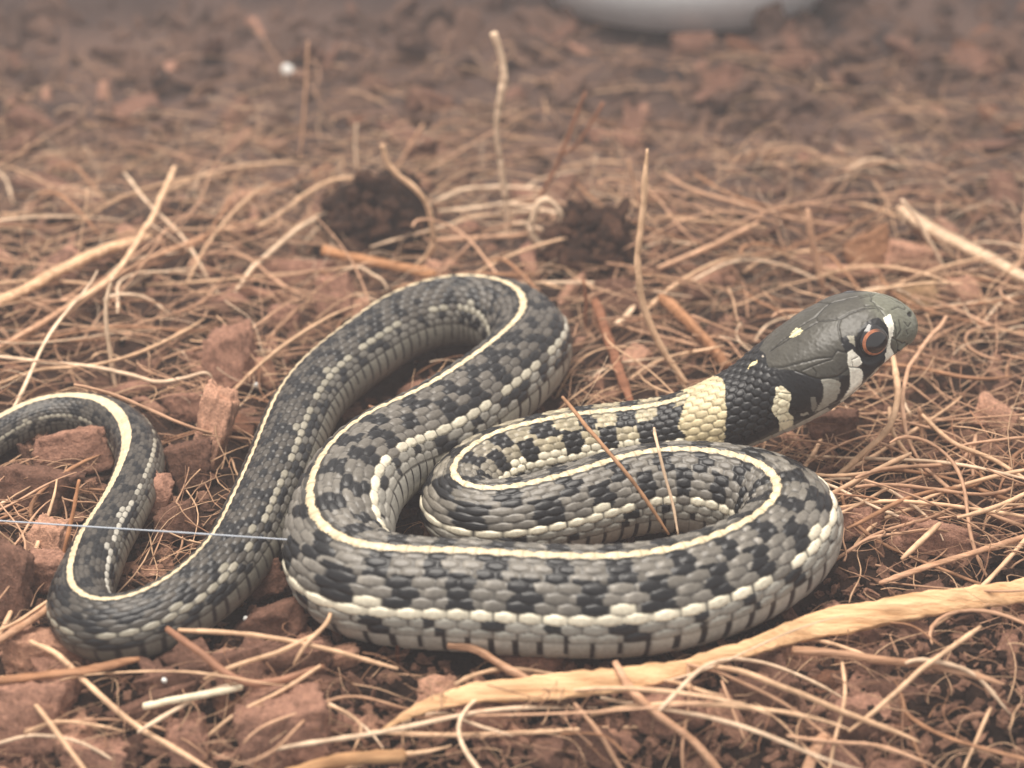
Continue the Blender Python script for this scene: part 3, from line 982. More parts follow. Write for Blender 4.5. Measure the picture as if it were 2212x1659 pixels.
strand('fibre', lie([(1730, 1028, 4), (1810, 1055, 4), (1900, 1100, 3), (1985, 1135, 2)]), 7, PALE, 'fine pale fibre trailing from the outer bend of the coil', 'fibre', seed=sd())
strand('fibre', lie([(1790, 1100, 2), (1910, 1082, 3.5), (2050, 1092, 3.5), (2240, 1120, 3)]), 9, STRAW, 'long level fibre lying on the litter past the coil', 'fibre', seed=sd())
strand('fibre', lie([(1740, 1142, 2), (1820, 1105, 3), (1940, 1045, 3.5)]), 7, STRAW, 'thin slanting fibre near the widest bend of the coil', 'fibre', seed=sd())
strand('fibre', lie([(1985, 880, 5), (1992, 920, 3), (1996, 965, 1)]), 9, TAN, 'short upright tan stub beside the bowed root', 'fibre', seed=sd())
strand('fibre', lie([(1770, 1230, 1), (1900, 1150, 3), (2000, 1120, 3), (2080, 1085, 2)]), 8, TAN, 'tan fibre rising past the widest bend of the coil', 'fibre', seed=sd())
strand('stick', lie([(2212, 1160, 2), (2120, 1190, 3), (2000, 1225, 3), (1900, 1262, 2)]), 12, TAN, 'thin stick lying parallel above the long curved splinter', 'stick', mat=M_WOOD, seed=sd())
strand('fibre', lie([(2110, 940, 4), (2104, 985, 3), (2100, 1040, 1)]), 9, TAN, 'upright stub of straw among litter beyond the coil', 'fibre', seed=sd())
strand('splinter', lie([(2030, 1130, 4), (1990, 1170, 3), (1950, 1210, 2)]), 13, STRAW, 'short tan splinter propped on the litter past the coil', 'splinter', seed=sd())

# --- lying across the snake
strand('fibre', heights([(1216, 858, 9.5), (1270, 925, 11.0), (1330, 995, 11.2), (1388, 1068, 8.6), (1445, 1155, 5.0)]), 9, (0.40, 0.22, 0.12),
       'brown fibre lying across the neck and the inner coil', 'fibre', wob=0.05, seed=sd())
strand('fibre', heights([(1412, 925, 10), (1422, 966, 11.6), (1440, 1040, 8.8), (1455, 1100, 6.6), (1466, 1156, 4.6)]), 7, PALE,
       'hair-thin pale fibre lying across the inner coil', 'fibre', wob=0.05, seed=sd())
strand('fibre', heights([(848, 1352, 4.0), (860, 1372, 2.5), (858, 1412, 0.6), (864, 1440, -1.0)]), 10, (0.16, 0.06, 0.035), 'short dark red fibre upright against the belly of the snake', 'fibre', wob=0.05, seed=sd())
th_o = strand('pane_line', heights([(-60, 1121, 6.2), (182, 1137, 6.6), (464, 1155, 7.6), (640, 1167, 6.8)]), 3.6, (0.55, 0.62, 0.70), 'straight thin whitish strand added for the pale line on the clear pane', 'pane_line', taper=(1, 1), wob=0.0, mat=M_PANE_LINE, seed=sd())  # added strand standing in for the pale line on the unbuilt clear pane

# --- in front
def blade():
    pts = [(825, 1577), (900, 1533), (1000, 1503), (1150, 1490), (1300, 1476), (1400, 1462), (1520, 1432), (1620, 1402), (1720, 1366), (1850, 1336), (2000, 1311), (2120, 1291), (2260, 1268)]
    P = [on_ground(u, v, 2.6) for u, v in pts]
    wd = [5, 34, 48, 54, 50, 36, 34, 42, 60, 60, 54, 52, 54]
    return strand('curved_splinter', P, 50, (0.78, 0.505, 0.285), 'long broad tan splinter curving below the front of the coil', 'splinter', widths=wd, flat=0.24, mat=M_WOOD, sides=20,
                  up=np.array([0, -0.75, 0.66]), wob=0.18, seed=sd())


blade()
strand('straw', lie([(308, 1524, 2), (400, 1508, 2.5), (524, 1484, 2)]), 15, (0.84, 0.74, 0.55), 'short very pale straw lying on dark husk chips', 'straw', taper=(1, 0.7), seed=sd())
strand('root', lie([(362, 1358, 3.5), (420, 1400, 3.2), (480, 1450, 3), (540, 1475, 3), (610, 1468, 2.6), (700, 1440, 2)]), 17, (0.33, 0.165, 0.10), 'reddish brown root bent like a hook before the lower bend', 'root', seed=sd())
strand('straw', lie([(388, 1361, 3.5), (480, 1367, 3.5), (600, 1380, 3.2), (700, 1400, 3), (860, 1445, 1.5)]), 11, STRAW, 'tan straw lying before the gap between the two bends', 'straw', seed=sd())
strand('fibre', lie([(718, 1312, 4.5), (700, 1352, 4), (664, 1390, 3.4), (636, 1436, 2)]), 10, STRAW, 'tan fibre leaning on the front coil near its bend', 'fibre', seed=sd())
strand('fibre', lie([(680, 1372, 3.5), (600, 1408, 3), (520, 1435, 2), (440, 1468, 1)]), 11, STRAW, 'tan fibre crossing the hooked reddish brown root', 'fibre', seed=sd())
strand('fibre', lie([(66, 1384, 2.5), (130, 1420, 2.5), (205, 1492, 2.2), (285, 1562, 2), (385, 1622, 2), (480, 1680, 1.5)]), 13, STRAW, 'long tan fibre slanting over the square husk chips', 'fibre', seed=sd())
strand('stick', lie([(1328, 1432, 2.6), (1366, 1492, 2.4), (1424, 1545, 2.2), (1500, 1605, 2), (1570, 1680, 1.6)]), 18, TAN, 'straight tan stick crossing over the long curved splinter', 'stick', mat=M_WOOD, seed=sd())
strand('straw', lie([(1536, 1440, 2), (1600, 1450, 3), (1700, 1488, 3.4), (1800, 1530, 3.2), (1900, 1568, 2.6), (1988, 1606, 2)]), 13, STRAW, 'bowed tan straw reaching out from under the curved splinter', 'straw', taper=(0.7, 0.3), seed=sd())
strand('fibre', lie([(1480, 1432, 2), (1600, 1474, 2.4), (1700, 1522, 2.4), (1765, 1572, 2.2), (1860, 1650, 1.5)]), 8, TAN, 'thin tan fibre running below the bowed straw', 'fibre', seed=sd())
strand('stick', lie([(1712, 1405, 2.4), (1800, 1410, 2.5), (1900, 1425, 2.4), (2040, 1444, 2), (2170, 1478, 1.4)]), 19, TAN, 'tapering tan stick just below the broad end of the splinter', 'stick', taper=(1, 0.2), mat=M_WOOD, seed=sd())
strand('fibre', lie([(2120, 1352, 3), (2000, 1440, 3.4), (1930, 1500, 3), (1830, 1578, 2)]), 11, STRAW, 'slanting tan fibre crossing the tapering tan stick', 'fibre', seed=sd())
strand('root', lie([(640, 1490, 2), (662, 1512, 2.2), (700, 1520, 2.4), (752, 1540, 2.4), (782, 1568, 2.2), (776, 1600, 2), (764, 1624, 1.6)]), 7, STRAW, 'wriggling thin root hanging over the square husk block', 'root', seed=sd())
strand('fibre', lie([(695, 1438, 2.6), (610, 1492, 2.6), (530, 1532, 2.4), (450, 1590, 2)]), 9, STRAW, 'tan fibre slanting beside the very pale straw', 'fibre', seed=sd())
strand('fibre', lie([(-20, 1608, 2), (90, 1588, 2.4), (180, 1604, 2.2), (262, 1650, 1.5)]), 7, PALE, 'thin pale fibre arched over a low husk chip', 'fibre', seed=sd())
strand('fibre', lie([(55, 1582, 2), (120, 1560, 2.4), (200, 1568, 2), (262, 1580, 1.5)]), 7, STRAW, 'fine fibre bowed just above the arched pale fibre', 'fibre', seed=sd())
strand('stick', lie([(620, 1676, 2.4), (740, 1642, 2.6), (872, 1630, 2.4)]), 28, (0.56, 0.33, 0.17), 'short thick tan stick below the tip of the splinter', 'stick', taper=(1, 1), mat=M_WOOD, seed=sd())
strand('stick', lie([(-40, 1476, 2), (80, 1464, 2.4), (200, 1448, 2.4), (300, 1424, 2)]), 18, (0.40, 0.21, 0.115), 'brown stick lying below the lower bend of the snake', 'stick', mat=M_WOOD, seed=sd())
strand('stick', lie([(-30, 1402, 2), (50, 1350, 2.5), (138, 1292, 2.5)]), 18, TAN, 'tan stick end touching the outer side of the lower bend', 'stick', mat=M_WOOD, seed=sd())
strand('fibre', lie([(-20, 1372, 3), (60, 1330, 3.5), (130, 1282, 3.5)]), 8, STRAW, 'thin fibre lying along the tan stick end', 'fibre', seed=sd())
strand('fibre', stand([(172, 1036), (158, 1100), (143, 1170), (122, 1262)], 4), 9, (0.46, 0.22, 0.11), 'upright orange fibre between the tail and the red chips', 'fibre', seed=sd())
strand('stick', lie([(968, 1394, 2), (1020, 1400, 2.2), (1090, 1440, 2), (1160, 1478, 1.4)]), 18, TAN, 'tan stick end poking from under the front coil', 'stick', mat=M_WOOD, seed=sd())
strand('fibre', lie([(1818, 1428, 2.6), (1826, 1500, 2.6), (1802, 1600, 2.2), (1788, 1680, 1.8)]), 9, STRAW, 'tan fibre hanging down across the bowed straw', 'fibre', seed=sd())
strand('stick', lie([(1786, 1588, 2), (1760, 1630, 2), (1735, 1690, 1.6)]), 24, TAN, 'blunt tan stick below the bowed straw', 'stick', mat=M_WOOD, seed=sd())
strand('fibre', lie([(1488, 1440, 2), (1486, 1520, 2.2), (1474, 1600, 2), (1478, 1680, 1.6)]), 8, TAN, 'tan fibre hanging straight down under the curved splinter', 'fibre', seed=sd())
strand('fibre', lie([(1560, 1470, 2), (1588, 1545, 2), (1612, 1600, 1.8)]), 7, TAN, 'short tan fibre hanging beside the straight tan stick', 'fibre', seed=sd())
strand('fibre', lie([(1240, 1520, 2), (1290, 1580, 2), (1330, 1640, 2), (1360, 1690, 1.5)]), 11, TAN, 'tan fibre slanting down below the middle of the splinter', 'fibre', seed=sd())
strand('fibre', lie([(2140, 1530, 2), (2110, 1590, 2), (2080, 1680, 1.6)]), 8, STRAW, 'pale fibre hanging on the dark soil below the splinter', 'fibre', seed=sd())
strand('fibre', lie([(1700, 1590, 2.4), (1800, 1604, 2.5), (1900, 1612, 2.4), (2010, 1650, 2)]), 9, TAN, 'tan fibre lying low below the end of the bowed straw', 'fibre', seed=sd())


# --- husk chips
def chip_mesh(name, seed, sub=5, rough=0.16, blocky=0.7):
    """a broken block: a cube grid pulled between a box and a ball, with chipped uneven faces"""
    g = np.linspace(-1, 1, sub + 1)
    idx = {}
    V = []
    F = []

    def vid(p):
        k = tuple(np.round(p, 5))
        if k not in idx:
            idx[k] = len(V)
            V.append(p)
        return idx[k]
    for ax in range(3):
        for sg in (-1, 1):
            for i in range(sub):
                for j in range(sub):
                    q = []
                    for (a, b) in ((i, j), (i + 1, j), (i + 1, j + 1), (i, j + 1)):
                        p = np.zeros(3)
                        p[ax] = sg; p[(ax + 1) % 3] = g[a]; p[(ax + 2) % 3] = g[b]
                        q.append(vid(p))
                    F.append(q if sg > 0 else q[::-1])
    V = np.array(V)
    ball = V / np.linalg.norm(V, axis=1)[:, None] * 1.15
    V = blocky * V + (1 - blocky) * ball
    g2 = np.random.default_rng(seed)
    # shear and taper so no two are alike
    V = V * (1 + 0.22 * V[:, [2, 0, 1]] * g2.uniform(-1, 1, 3)) + 0.22 * V[:, [1, 2, 0]] * g2.uniform(-1, 1, 3)
    o = Vector(g2.uniform(-50, 50, 3))
    D = np.array([[mnoise.noise(Vector(v) * 1.3 + o) + 0.5 * mnoise.noise(Vector(v) * 3.1 + o) for v in V],
                  [mnoise.noise(Vector(v) * 1.3 - o) + 0.5 * mnoise.noise(Vector(v) * 3.1 - o) for v in V],
                  [mnoise.noise(Vector(v) * 1.5 + o * 2) for v in V]]).T
    V = V + rough * D
    if sub >= 6:                                       # crumbly small relief
        V = V * (1 + 0.05 * np.array([mnoise.noise(Vector(v) * 7.0 + o) for v in V])[:, None] + 0.04 * g2.standard_normal((len(V), 1)) * (sub >= 12))
    return V * 0.5, np.array(F)


CHIP_M = [chip_mesh('chip', 100 + k) for k in range(7)]


def chip(u, v, w, h, rot, col, label, depth=None, lift=0.0, tilt=0.0, k=0, hero=True):
    """a chip w x h pixels as seen, turned rot degrees in the picture, lying on the bed"""
    foot = on_ground(u, v + 0.36 * h, 0.3 + lift)
    s = px_per_mm(foot)
    W, Hh = w / s, h / s
    Dp = depth or 0.7 * min(W, Hh)
    p = at_y(u, v, foot[1] + 0.12 * Dp)
    if v > 1370:                                       # bedded in the bank: only its face shows
        p = on_ground(u, v, 0.0)
        p = p - ray(u, v) * 0.22 * Dp
    V, F = chip_mesh('husk_chip', 300 + k * 7 + int(u), 14, 0.20, 0.80) if hero else CHIP_M[k % 7]
    me = new_mesh('husk_chip', V * np.array([W, Dp, Hh]), F, np.tile(np.array(col), (len(V), 1)) * (0.85 + 0.3 * rng.random((len(V), 1))), True, M_HUSK)
    o = add('husk_chip', me, None, label, 'husk chip')
    c = p
    o.location = Vector(c * MM)
    # faces the viewer's slope a little, then turns in the picture's plane
    o.rotation_euler = (Matrix.Rotation(-math.radians(20 + tilt), 3, 'X') @ Matrix.Rotation(-math.radians(rot), 3, 'Y') @ Matrix.Rotation(rnd.uniform(-0.3, 0.3), 3, 'Z')).to_euler()
    return o


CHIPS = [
    (497, 783, 92, 135, 6, CHIP, 'upright brown bark block between the tail and the far bend'),
    (460, 930, 66, 170, -14, CHIP_L, 'knobbly orange brown bark chip beside the rising body'),
    (165, 975, 150, 90, 8, CHIP, 'broad brown chip inside the arch of the tail'),
    (84, 1062, 140, 95, -6, CHIP_D, 'dark brown chip just outside the tail by the added pane line'),
    (562, 806, 60, 62, 10, CHIP_L, 'small light chip with a white grain on it'),
    (650, 590, 140, 52, -3, CHIP, 'long low bark chip below the blunt pale straw'),
    (724, 637, 80, 74, 4, CHIP, 'rounded brown chip close to the far bend'),
    (612, 684, 60, 48, -10, CHIP, 'small brown chip beyond the upright bark block'),
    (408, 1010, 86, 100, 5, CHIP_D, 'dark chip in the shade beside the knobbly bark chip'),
    (400, 880, 70, 60, 12, CHIP, 'flat brown chip behind the arch of the tail'),
    (120, 1240, 110, 90, 10, CHIP, 'reddish chip close outside the lower bend'),
    (20, 1260, 90, 150, -4, CHIP_D, 'tall dark reddish chip past the lower bend'),
    (100, 1180, 90, 110, -12, CHIP_L, 'leaf-thin curled chip behind the upright orange fibre'),
    (96, 1420, 170, 110, -6, CHIP_L, 'large orange brown chip under the long slanting fibre'),
    (215, 1402, 120, 90, 8, CHIP_L, 'orange brown chip touching the lower bend from below'),
    (616, 1580, 190, 165, 2, CHIP, 'square brown husk block below the very pale straw'),
    (470, 1445, 320, 56, 12, CHIP_D, 'long dark bark strip under the lower bend'),
    (330, 1530, 160, 50, 16, CHIP_D, 'dark bark strip under the very pale straw'),
    (60, 1545, 180, 130, -5, CHIP, 'brown crumbly chip under the arched pale fibre'),
    (408, 1600, 80, 90, 10, CHIP, 'brown chip beside the square husk block'),
    (200, 1640, 140, 80, -8, CHIP, 'low brown chip at the foot of the bank'),
    (1150, 1440, 130, 60, 4, CHIP, 'brown chip tucked under the front coil'),
    (1040, 1560, 110, 70, -8, CHIP, 'brown chip under the tip of the splinter'),
    (1420, 1545, 120, 80, 12, CHIP, 'brown chip beside the straight tan stick'),
    (1290, 1615, 100, 70, -12, CHIP_D, 'dark chip below the middle of the splinter'),
    (1572, 1560, 60, 110, 28, CHIP_L, 'narrow light chip leaning below the splinter'),
    (1650, 1500, 120, 70, 0, CHIP_D, 'dark chip under the bowed tan straw'),
    (1720, 1420, 110, 50, -4, CHIP_L, 'light chip behind the tapering tan stick'),
    (1880, 545, 96, 76, 20, (0.42, 0.225, 0.13), 'rounded light brown chip lying beyond the head'),
    (1970, 566, 110, 70, -8, CHIP_L, 'smooth reddish chip beside the rounded light chip'),
    (1985, 640, 80, 50, 20, (0.42, 0.27, 0.15), 'small tan chip right above the snout'),
    (2150, 905, 84, 66, -20, CHIP_L, 'light angular chip past the bowed brown root'),
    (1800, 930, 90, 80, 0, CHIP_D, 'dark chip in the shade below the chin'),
    (1830, 1130, 130, 60, 2, CHIP, 'brown chip touching the widest bend of the coil'),
    (2020, 1165, 150, 70, -8, CHIP, 'low brown chip under the short tan splinter'),
    (1330, 640, 100, 60, 10, CHIP_D, 'dark chip just behind the neck'),
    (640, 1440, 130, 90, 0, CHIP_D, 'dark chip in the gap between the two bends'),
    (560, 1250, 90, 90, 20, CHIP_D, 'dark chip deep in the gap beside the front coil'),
    (330, 1080, 70, 100, -10, CHIP, 'brown chip between the tail and the rising body'),
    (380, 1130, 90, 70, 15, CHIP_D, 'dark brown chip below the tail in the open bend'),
]
for k, (u, v, w, h, rot, col, lab) in enumerate(CHIPS):
    chip(u, v, w, h, rot, col, lab, k=k)


# --- dark soil clods
def clod(u, v, w, h, label, seed):
    p = on_ground(u, v + h * 0.35, 0)
    s = px_per_mm(p)
    R = 0.5 * w / s
    Hh = 0.80 * h / s
    g = np.random.default_rng(seed)
    Vs, Fs, Cs = [], [], []
    n0 = 0

    def put(V, F, c):
        nonlocal n0
        Vs.append(V); Fs.append(F + n0); Cs.append(np.tile(c, (len(V), 1)))
        n0 += len(V)
    V, F = chip_mesh('clod', seed, 14, 0.30, 0.1)
    put(V * 2 * np.array([R, R * 0.8, Hh]) * 0.80, F, np.array([0.050, 0.028, 0.021]))
    for k in range(620):
        d = g.standard_normal(3); d[2] = abs(d[2]); d /= np.linalg.norm(d)
        c = d * np.array([R, R * 0.8, Hh]) * g.uniform(0.70, 1.02) * (1 + 0.22 * mnoise.noise(Vector(d) * 2.2))
        V, F = CHIP_M[g.integers(7)]
        q = Matrix.Rotation(g.uniform(0, 6), 3, Vector(g.standard_normal(3)))
        Vr = (V * np.array([g.uniform(0.6, 2.2), 1, g.uniform(0.35, 1)])) @ np.array(q).T * (0.35 + 1.9 * g.random() ** 2.2)
        t = g.uniform(0, 1)
        put(Vr + c, F, np.array([0.055, 0.030, 0.022]) * (1 - t) + np.array([0.15, 0.078, 0.052]) * t)
    me = new_mesh('soil_clod', np.vstack(Vs), np.vstack(Fs), np.vstack(Cs), True, M_SOIL)
    o = add('soil_clod', me, None, label, 'soil clod')
    o.location = Vector((p + np.array([0, R * 0.5, 0.2])) * MM)


clod(812, 480, 225, 190, 'large dark brown soil clod behind the far bend of the snake', 501)
clod(1272, 545, 200, 170, 'crumbling brown soil clod behind the neck of the snake', 502)

# --- pale grains
for (u, v, w, lab) in [(622, 152, 24, 'white grain lying far behind on the blurred litter'), (555, 832, 13, 'white grain on the small light chip'), (196, 1452, 9, 'tiny white grain below the lower bend'),
                       (530, 1336, 9, 'tiny white grain in the gap between the bends'), (355, 1470, 11, 'tiny white flake on the long dark bark strip')]:
    p = on_ground(u, v, 1.4)
    V, F = chip_mesh('grain', int(u), 4, 0.12, 0.2)
    me = new_mesh('white_grain', V * w / px_per_mm(p), F, None, True, M_GRAIN)
    o = add('white_grain', me, None, lab, 'grain')
    o.location = Vector(p * MM)

# --- dish at the back
def dish():
    b = at_z(1500, 78, 1.2)
    R = 30.0
    prof = [(0.0, 1.0), (22, 1.0), (26, 1.6), (29, 6), (31, 12), (31.6, 12.6), (32.2, 12.2), (30.2, 5.6), (27.4, 0.2), (24, -0.6), (0.0, -0.6)]
    n = 72
    az = np.linspace(0, 2 * math.pi, n, endpoint=False)
    V = np.array([[r * math.cos(a), r * math.sin(a), z] for (r, z) in prof for a in az])
    i = np.arange(len(prof) * n).reshape(len(prof), n)
    ir = np.roll(i, -1, 1)
    F = np.stack([i[:-1], i[1:], ir[1:], ir[:-1]], -1).reshape(-1, 4)
    me = new_mesh('dish', V, F, None, True, M_DISH)
    o = add('dish', me, None, 'pale grey dish standing at the back of the litter', 'dish')
    o.location = Vector((b + np.array([0, 27.4, 0.6])) * MM)


dish()

# ----------------------------------------------------------------------------------------------
# loose litter: individual look-alikes first, then what nobody could count
# ----------------------------------------------------------------------------------------------
AXP = AX[::4, :3]
AXR = AX[::4, 3]


def clear_of_snake(P, margin):
    """smallest distance of points P (n,3) from the snake's skin, mm; True when clear"""
    d = np.linalg.norm(P[:, None, :] - AXP[None], axis=2) - AXR[None]
    return d.min() > margin


def hides_snake(P):
    """True when points P stand between the viewer and the snake"""
    uv = project(P)
    su = project(AXP)
    near = np.linalg.norm(uv[:, None] - su[None], axis=2) < (AXR * px_per_mm(AXP) + 6)[None]
    dp = (P - CAM) @ FWD
    ds = (AXP - CAM) @ FWD
    return bool((near & (dp[:, None] < ds[None])).any())


def fibre_path(L, curl, n, g, arch):
    t = np.linspace(-0.5, 0.5, n)
    k1, k2 = g.normal(0, curl, 2)
    ang = k1 * t + k2 * (t * t - 0.08) * 2.5 + 0.25 * curl * np.sin(t * g.uniform(5, 11) + g.uniform(0, 6))
    dx = np.cos(ang) * L / (n - 1); dy = np.sin(ang) * L / (n - 1)
    x = np.cumsum(dx); y = np.cumsum(dy)
    z = arch * (0.25 - t * t) * 4 + g.normal(0, 0.12) * t * L
    return np.stack([x - x.mean(), y - y.mean(), z], 1)


def rand_spot(g, zone):
    """a place on the bed, spread evenly over the picture"""
    while True:
        u = g.uniform(-120, 2330)
        v = g.uniform(*zone)
        p = on_ground(u, v, 0)
        return p


FVAR = []
gF = np.random.default_rng(91)
for k in range(26):
    L = gF.uniform(10, 34)
    P = fibre_path(L, gF.uniform(0.3, 1.3), 22, gF, gF.uniform(0.3, 2.4))
    r = gF.uniform(0.10, 0.26)
    col = np.array([TAN, STRAW, PALE, TAN, (0.38, 0.2, 0.11)][k % 5])
    V, F, c = tube_mesh('fibre', P, r * np.interp(np.linspace(0, 1, 22), [0, .1, .8, 1], [.6, 1, .9, .35]), col, None, 5, 1.0, 0.10, k)
    FVAR.append((new_mesh('coir_fibre', V, F, c, True, M_FIBRE), P))


def whereabouts(u, v):
    if v < 300:
        return 'far behind the tail' if u < 660 else ('far behind the dark soil clod' if u < 1200 else 'out towards the grey dish')
    if v > 1330:
        return 'on the bank before the lower bend' if u < 560 else ('on the bank before the front coil' if u < 1250 else 'on the bank below the broad splinter')
    if u > 1640:
        return 'past the widest bend of the coil' if v > 950 else 'beyond the head of the snake'
    if u < 620:
        return 'behind the arched tail' if v < 900 else 'beside the tail'
    return 'behind the far bend' if u < 1150 else 'behind the neck'


TONE = ['tan', 'straw-coloured', 'pale', 'tan', 'brown']
n_f = 0
tries = 0
while n_f < 235 and tries < 2500:
    tries += 1
    vk = int(gF.integers(len(FVAR)))
    me, P = FVAR[vk]
    u = gF.uniform(-80, 2290)
    v = gF.choice([gF.uniform(330, 760), gF.uniform(560, 1200), gF.uniform(1380, 1659) if gF.random() < 0.5 else gF.uniform(400, 700), gF.uniform(900, 1420)])
    if v > 900 and u < 1700 and v < 1380 and u > 660:
        continue
    p = on_ground(u, v, gF.uniform(0.3, 2.2))
    a = gF.normal(0.35 if u < 1100 else -0.1, 0.75)
    up = gF.normal(0, 0.16)
    R = Matrix.Rotation(a, 3, 'Z') @ Matrix.Rotation(up, 3, 'Y')
    Pw = P @ np.array(R).T + p
    gz = ground_z(Pw[:, 0], Pw[:, 1])
    dz = max(0.0, float((gz - Pw[:, 2]).max()) * 0.55)
    Pw[:, 2] += dz
    if not clear_of_snake(Pw[::2], 0.4):
        continue
    if hides_snake(Pw[::2]) and gF.random() < 0.93:
        continue
    span = np.linalg.norm(P[-1] - P[0]); ln = arclen(P)[-1]
    shape = ('long' if ln > 22 else 'short') + (' straight ' if span > 0.975 * ln else (' bowed ' if span > 0.9 * ln else ' curled '))
    o = add('coir_fibre', me, None, shape + TONE[vk % 5] + ' coir fibre lying loose ' + whereabouts(u, v), 'fibre', 'loose coir fibres')
    o.matrix_world = Matrix.Translation(Vector((p + np.array([0, 0, dz])) * MM)) @ R.to_4x4()
    n_f += 1

CVAR = []
for k in range(9):
    V, F = chip_mesh('chip', 700 + k, 6, 0.30, 0.72)
    g = np.random.default_rng(k)
    if k % 2:
        V = V * np.array([1.55, 0.55, 0.55])
    c = np.array([CHIP, CHIP_D, CHIP_L, CHIP, CHIP_D, CHIP, CHIP, CHIP_L, BROWN][k])
    CVAR.append(new_mesh('loose_chip', V * np.array([g.uniform(3.2, 6.5), g.uniform(2, 4), g.uniform(1.6, 3)]), F, np.tile(c, (len(V), 1)) * (0.8 + 0.4 * g.random((len(V), 1))), True, M_HUSK))
n_c = 0
tries = 0
gC = np.random.default_rng(17)
while n_c < 270 and tries < 2500:
    tries += 1
    u = gC.uniform(-120, 2330)
    v = gC.choice([gC.uniform(20, 600), gC.uniform(500, 1400), gC.uniform(1380, 1700)])
    p = on_ground(u, v, 0.5 if v < 1370 else -0.7)
    if not clear_of_snake(p[None], 2.3):
        continue
    if hides_snake(p[None] + np.array([[0, 0, 1.5]])):
        continue
    sc_ = gC.uniform(0.5, 1.15) * (1 + 0.5 * (v < 450))
    vk = int(gC.integers(9))
    if v < 430:
        vk = (1, 4, 8, 3)[vk % 4]
    tone = ['mid brown', 'dark brown', 'orange brown', 'mid brown', 'dark brown', 'mid brown', 'mid brown', 'orange brown', 'red brown'][vk]
    size = 'tiny ' if sc_ < 0.75 else ('small ' if sc_ < 1.1 else 'stout ')
    o = add('loose_chip', CVAR[vk], None, size + tone + (' husk sliver lying loose ' if vk % 2 else ' husk chip lying loose ') + whereabouts(u, v), 'husk chip', 'loose husk chips')
    o.location = Vector(p * MM)
    o.rotation_euler = (gC.uniform(-0.6, 0.6), gC.uniform(-0.6, 0.6), gC.uniform(0, 6.28))
    o.scale = (sc_, sc_, sc_)
    n_c += 1


def litter_fibres(name, label, n, zone_v, seed, rmin, rmax, lmin, lmax, up_s, cols, tufts=0):
    g = np.random.default_rng(seed)
    tuft = [(g.uniform(-50, 2260), g.uniform(230, 560)) for _ in range(34)]
    Vs, Fs, Cs = [], [], []
    n0 = 0
    made = 0
    tr = 0
    while made < n and tr < n * 3:
        tr += 1
        u = g.uniform(-150, 2360); v = g.uniform(*zone_v)
        if tufts and tr % 2:
            cu, cv = tuft[int(g.integers(len(tuft)))]
            u, v = cu + g.normal(0, 70), cv + g.normal(0, 22)
        p = on_ground(u, v, g.uniform(0.0, 1.4 + 2.0 * tufts))
        P = fibre_path(g.uniform(lmin, lmax), g.uniform(0.4, 1.6), 12, g, g.uniform(0.0, 1.6))
        R = np.array(Matrix.Rotation(g.normal(0.2, 0.9), 3, 'Z') @ Matrix.Rotation(g.normal(0, up_s), 3, 'Y'))
        P = P @ R.T + p
        gz = ground_z(P[:, 0], P[:, 1])
        P[:, 2] += max(0.0, float((gz - P[:, 2]).max()) * 0.5)
        if not clear_of_snake(P[::2], 0.25) or hides_snake(P[::2]):
            continue
        c = np.array(cols[int(g.integers(len(cols)))]) * g.uniform(0.75, 1.15)
        V, F, cc = tube_mesh(name, P, g.uniform(rmin, rmax) * np.linspace(1, 0.4, 12), c, None, 4, 1.0, 0.1, tr)
        Vs.append(V); Fs.append(F + n0); Cs.append(cc)
        n0 += len(V)
        made += 1
    me = new_mesh(name, np.vstack(Vs), np.vstack(Fs), np.vstack(Cs), True, M_FIBRE)
    add(name, me, None, label, None, None, 'stuff')


litter_fibres('fibre_litter', 'tangle of fine coir fibres matted over the husk bed', 1700, (120, 1250), 5, 0.06, 0.16, 5, 22, 0.26, [TAN, TAN, STRAW, (0.36, 0.19, 0.11)])
litter_fibres('fibre_fluff', 'pale hair-fine fluff of coir fibres behind the snake', 1000, (330, 900), 8, 0.03, 0.075, 4, 16, 0.4, [PALE, STRAW, TAN], tufts=1)
litter_fibres('fibre_wisps', 'fine hair-like fibres among the chips on the bank', 620, (900, 1700), 6, 0.03, 0.08, 3, 12, 0.35, [TAN, STRAW, (0.36, 0.19, 0.11)])


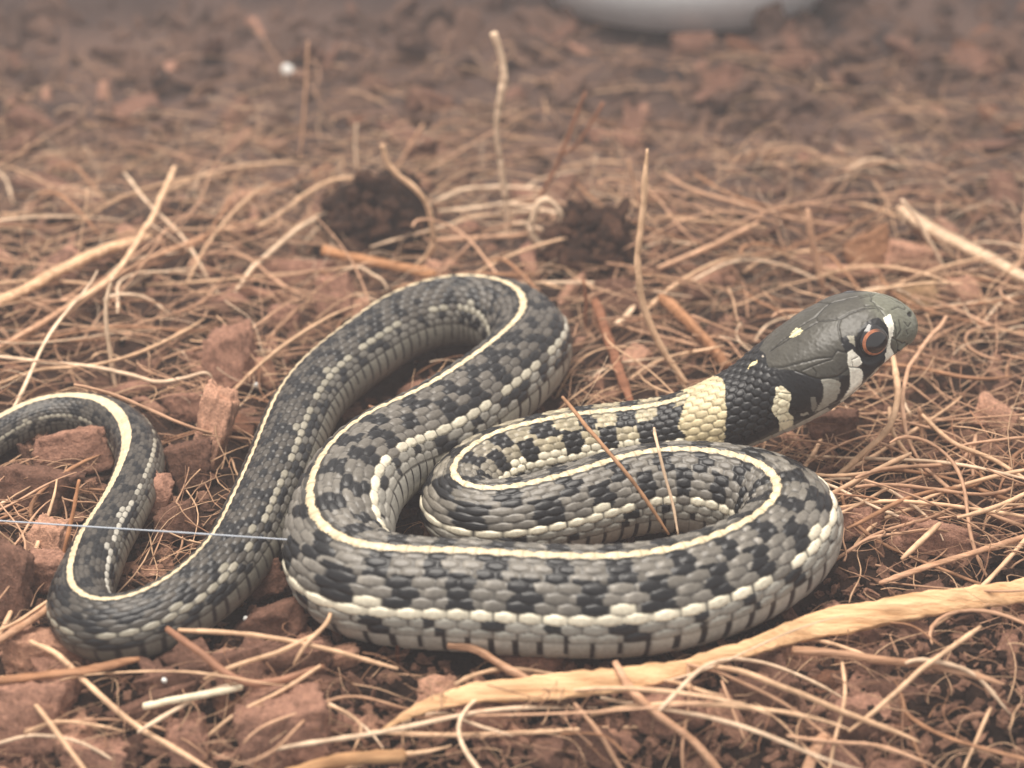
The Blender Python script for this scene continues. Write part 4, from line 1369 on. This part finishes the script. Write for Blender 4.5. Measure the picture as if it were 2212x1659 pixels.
def crumbs():
    g = np.random.default_rng(77)
    Vs, Fs, Cs = [], [], []
    n0 = 0
    base = [chip_mesh('crumb', 800 + k, 3, 0.55, 0.7) for k in range(6)]
    for k in range(7500):
        u = g.uniform(-200, 2400); v = g.uniform(0, 1720) if g.random() < 0.82 else g.uniform(1250, 1720)
        p = on_ground(u, v, -0.1)
        if ((np.linalg.norm(p - AXP, axis=1) - AXR) < 0.3).any():
            continue
        V, F = base[int(g.integers(6))]
        q = np.array(Matrix.Rotation(g.uniform(0, 6), 3, Vector(g.standard_normal(3))))
        s_ = g.uniform(0.25, 1.0) ** 1.3 * 1.5 * (0.75 if v > 1250 else 1.0) * (1 + 2.4 * np.clip((520 - v) / 400, 0, 1))
        if v < 400 and g.random() < 0.45:
            continue
        Vr = (V * np.array([g.uniform(0.9, 2.4), 1, g.uniform(0.4, 0.9)]) * s_) @ q.T + p
        t = g.random()
        c = np.array(CHIP_D) * (1 - t) + np.array(CHIP_L) * t if g.random() < 0.7 else np.array([0.05, 0.028, 0.02])
        c = c * 0.72
        fa = 0.8 * float(np.clip((560 - v) / 260, 0, 1))      # far crumbs drawn towards one brown, background blur put into their colour
        c = c * (1 - fa) + np.array([0.125, 0.080, 0.064]) * fa
        Vs.append(Vr); Fs.append(F + n0); Cs.append(np.tile(c, (len(V), 1)))
        n0 += len(V)
    me = new_mesh('husk_crumbs', np.vstack(Vs), np.vstack(Fs), np.vstack(Cs), False, M_HUSK)
    add('husk_crumbs', me, None, 'fine brown husk crumbs strewn over the bed', None, None, 'stuff')


crumbs()


# ----------------------------------------------------------------------------------------------
# thin haze volume added in place of the plastic pane's veil
# ----------------------------------------------------------------------------------------------
def haze():
    lo, hi = np.array([-420, -260, -140.0]), np.array([420, 560, 150.0])
    V = np.array([[(lo, hi)[a][0], (lo, hi)[b][1], (lo, hi)[c][2]] for a in (0, 1) for b in (0, 1) for c in (0, 1)])
    F = np.array([[0, 1, 3, 2], [4, 6, 7, 5], [0, 4, 5, 1], [2, 3, 7, 6], [0, 2, 6, 4], [1, 5, 7, 3]])
    m = bpy.data.materials.new('haze')
    m.use_nodes = True
    nt = m.node_tree
    nt.nodes.remove(nt.nodes['Principled BSDF'])
    pv = node(nt, 'ShaderNodeVolumePrincipled')
    pv.inputs['Color'].default_value = (0.95, 0.92, 0.96, 1)
    pv.inputs['Density'].default_value = HAZE
    nt.links.new(pv.outputs['Volume'], nt.nodes['Material Output'].inputs['Volume'])
    me = new_mesh('haze', V, F, None, False, m)
    add('haze', me, None, 'thin pale haze added around the snake for the veil of the clear pane', None, None, 'stuff')


HAZE = 0.25
haze()
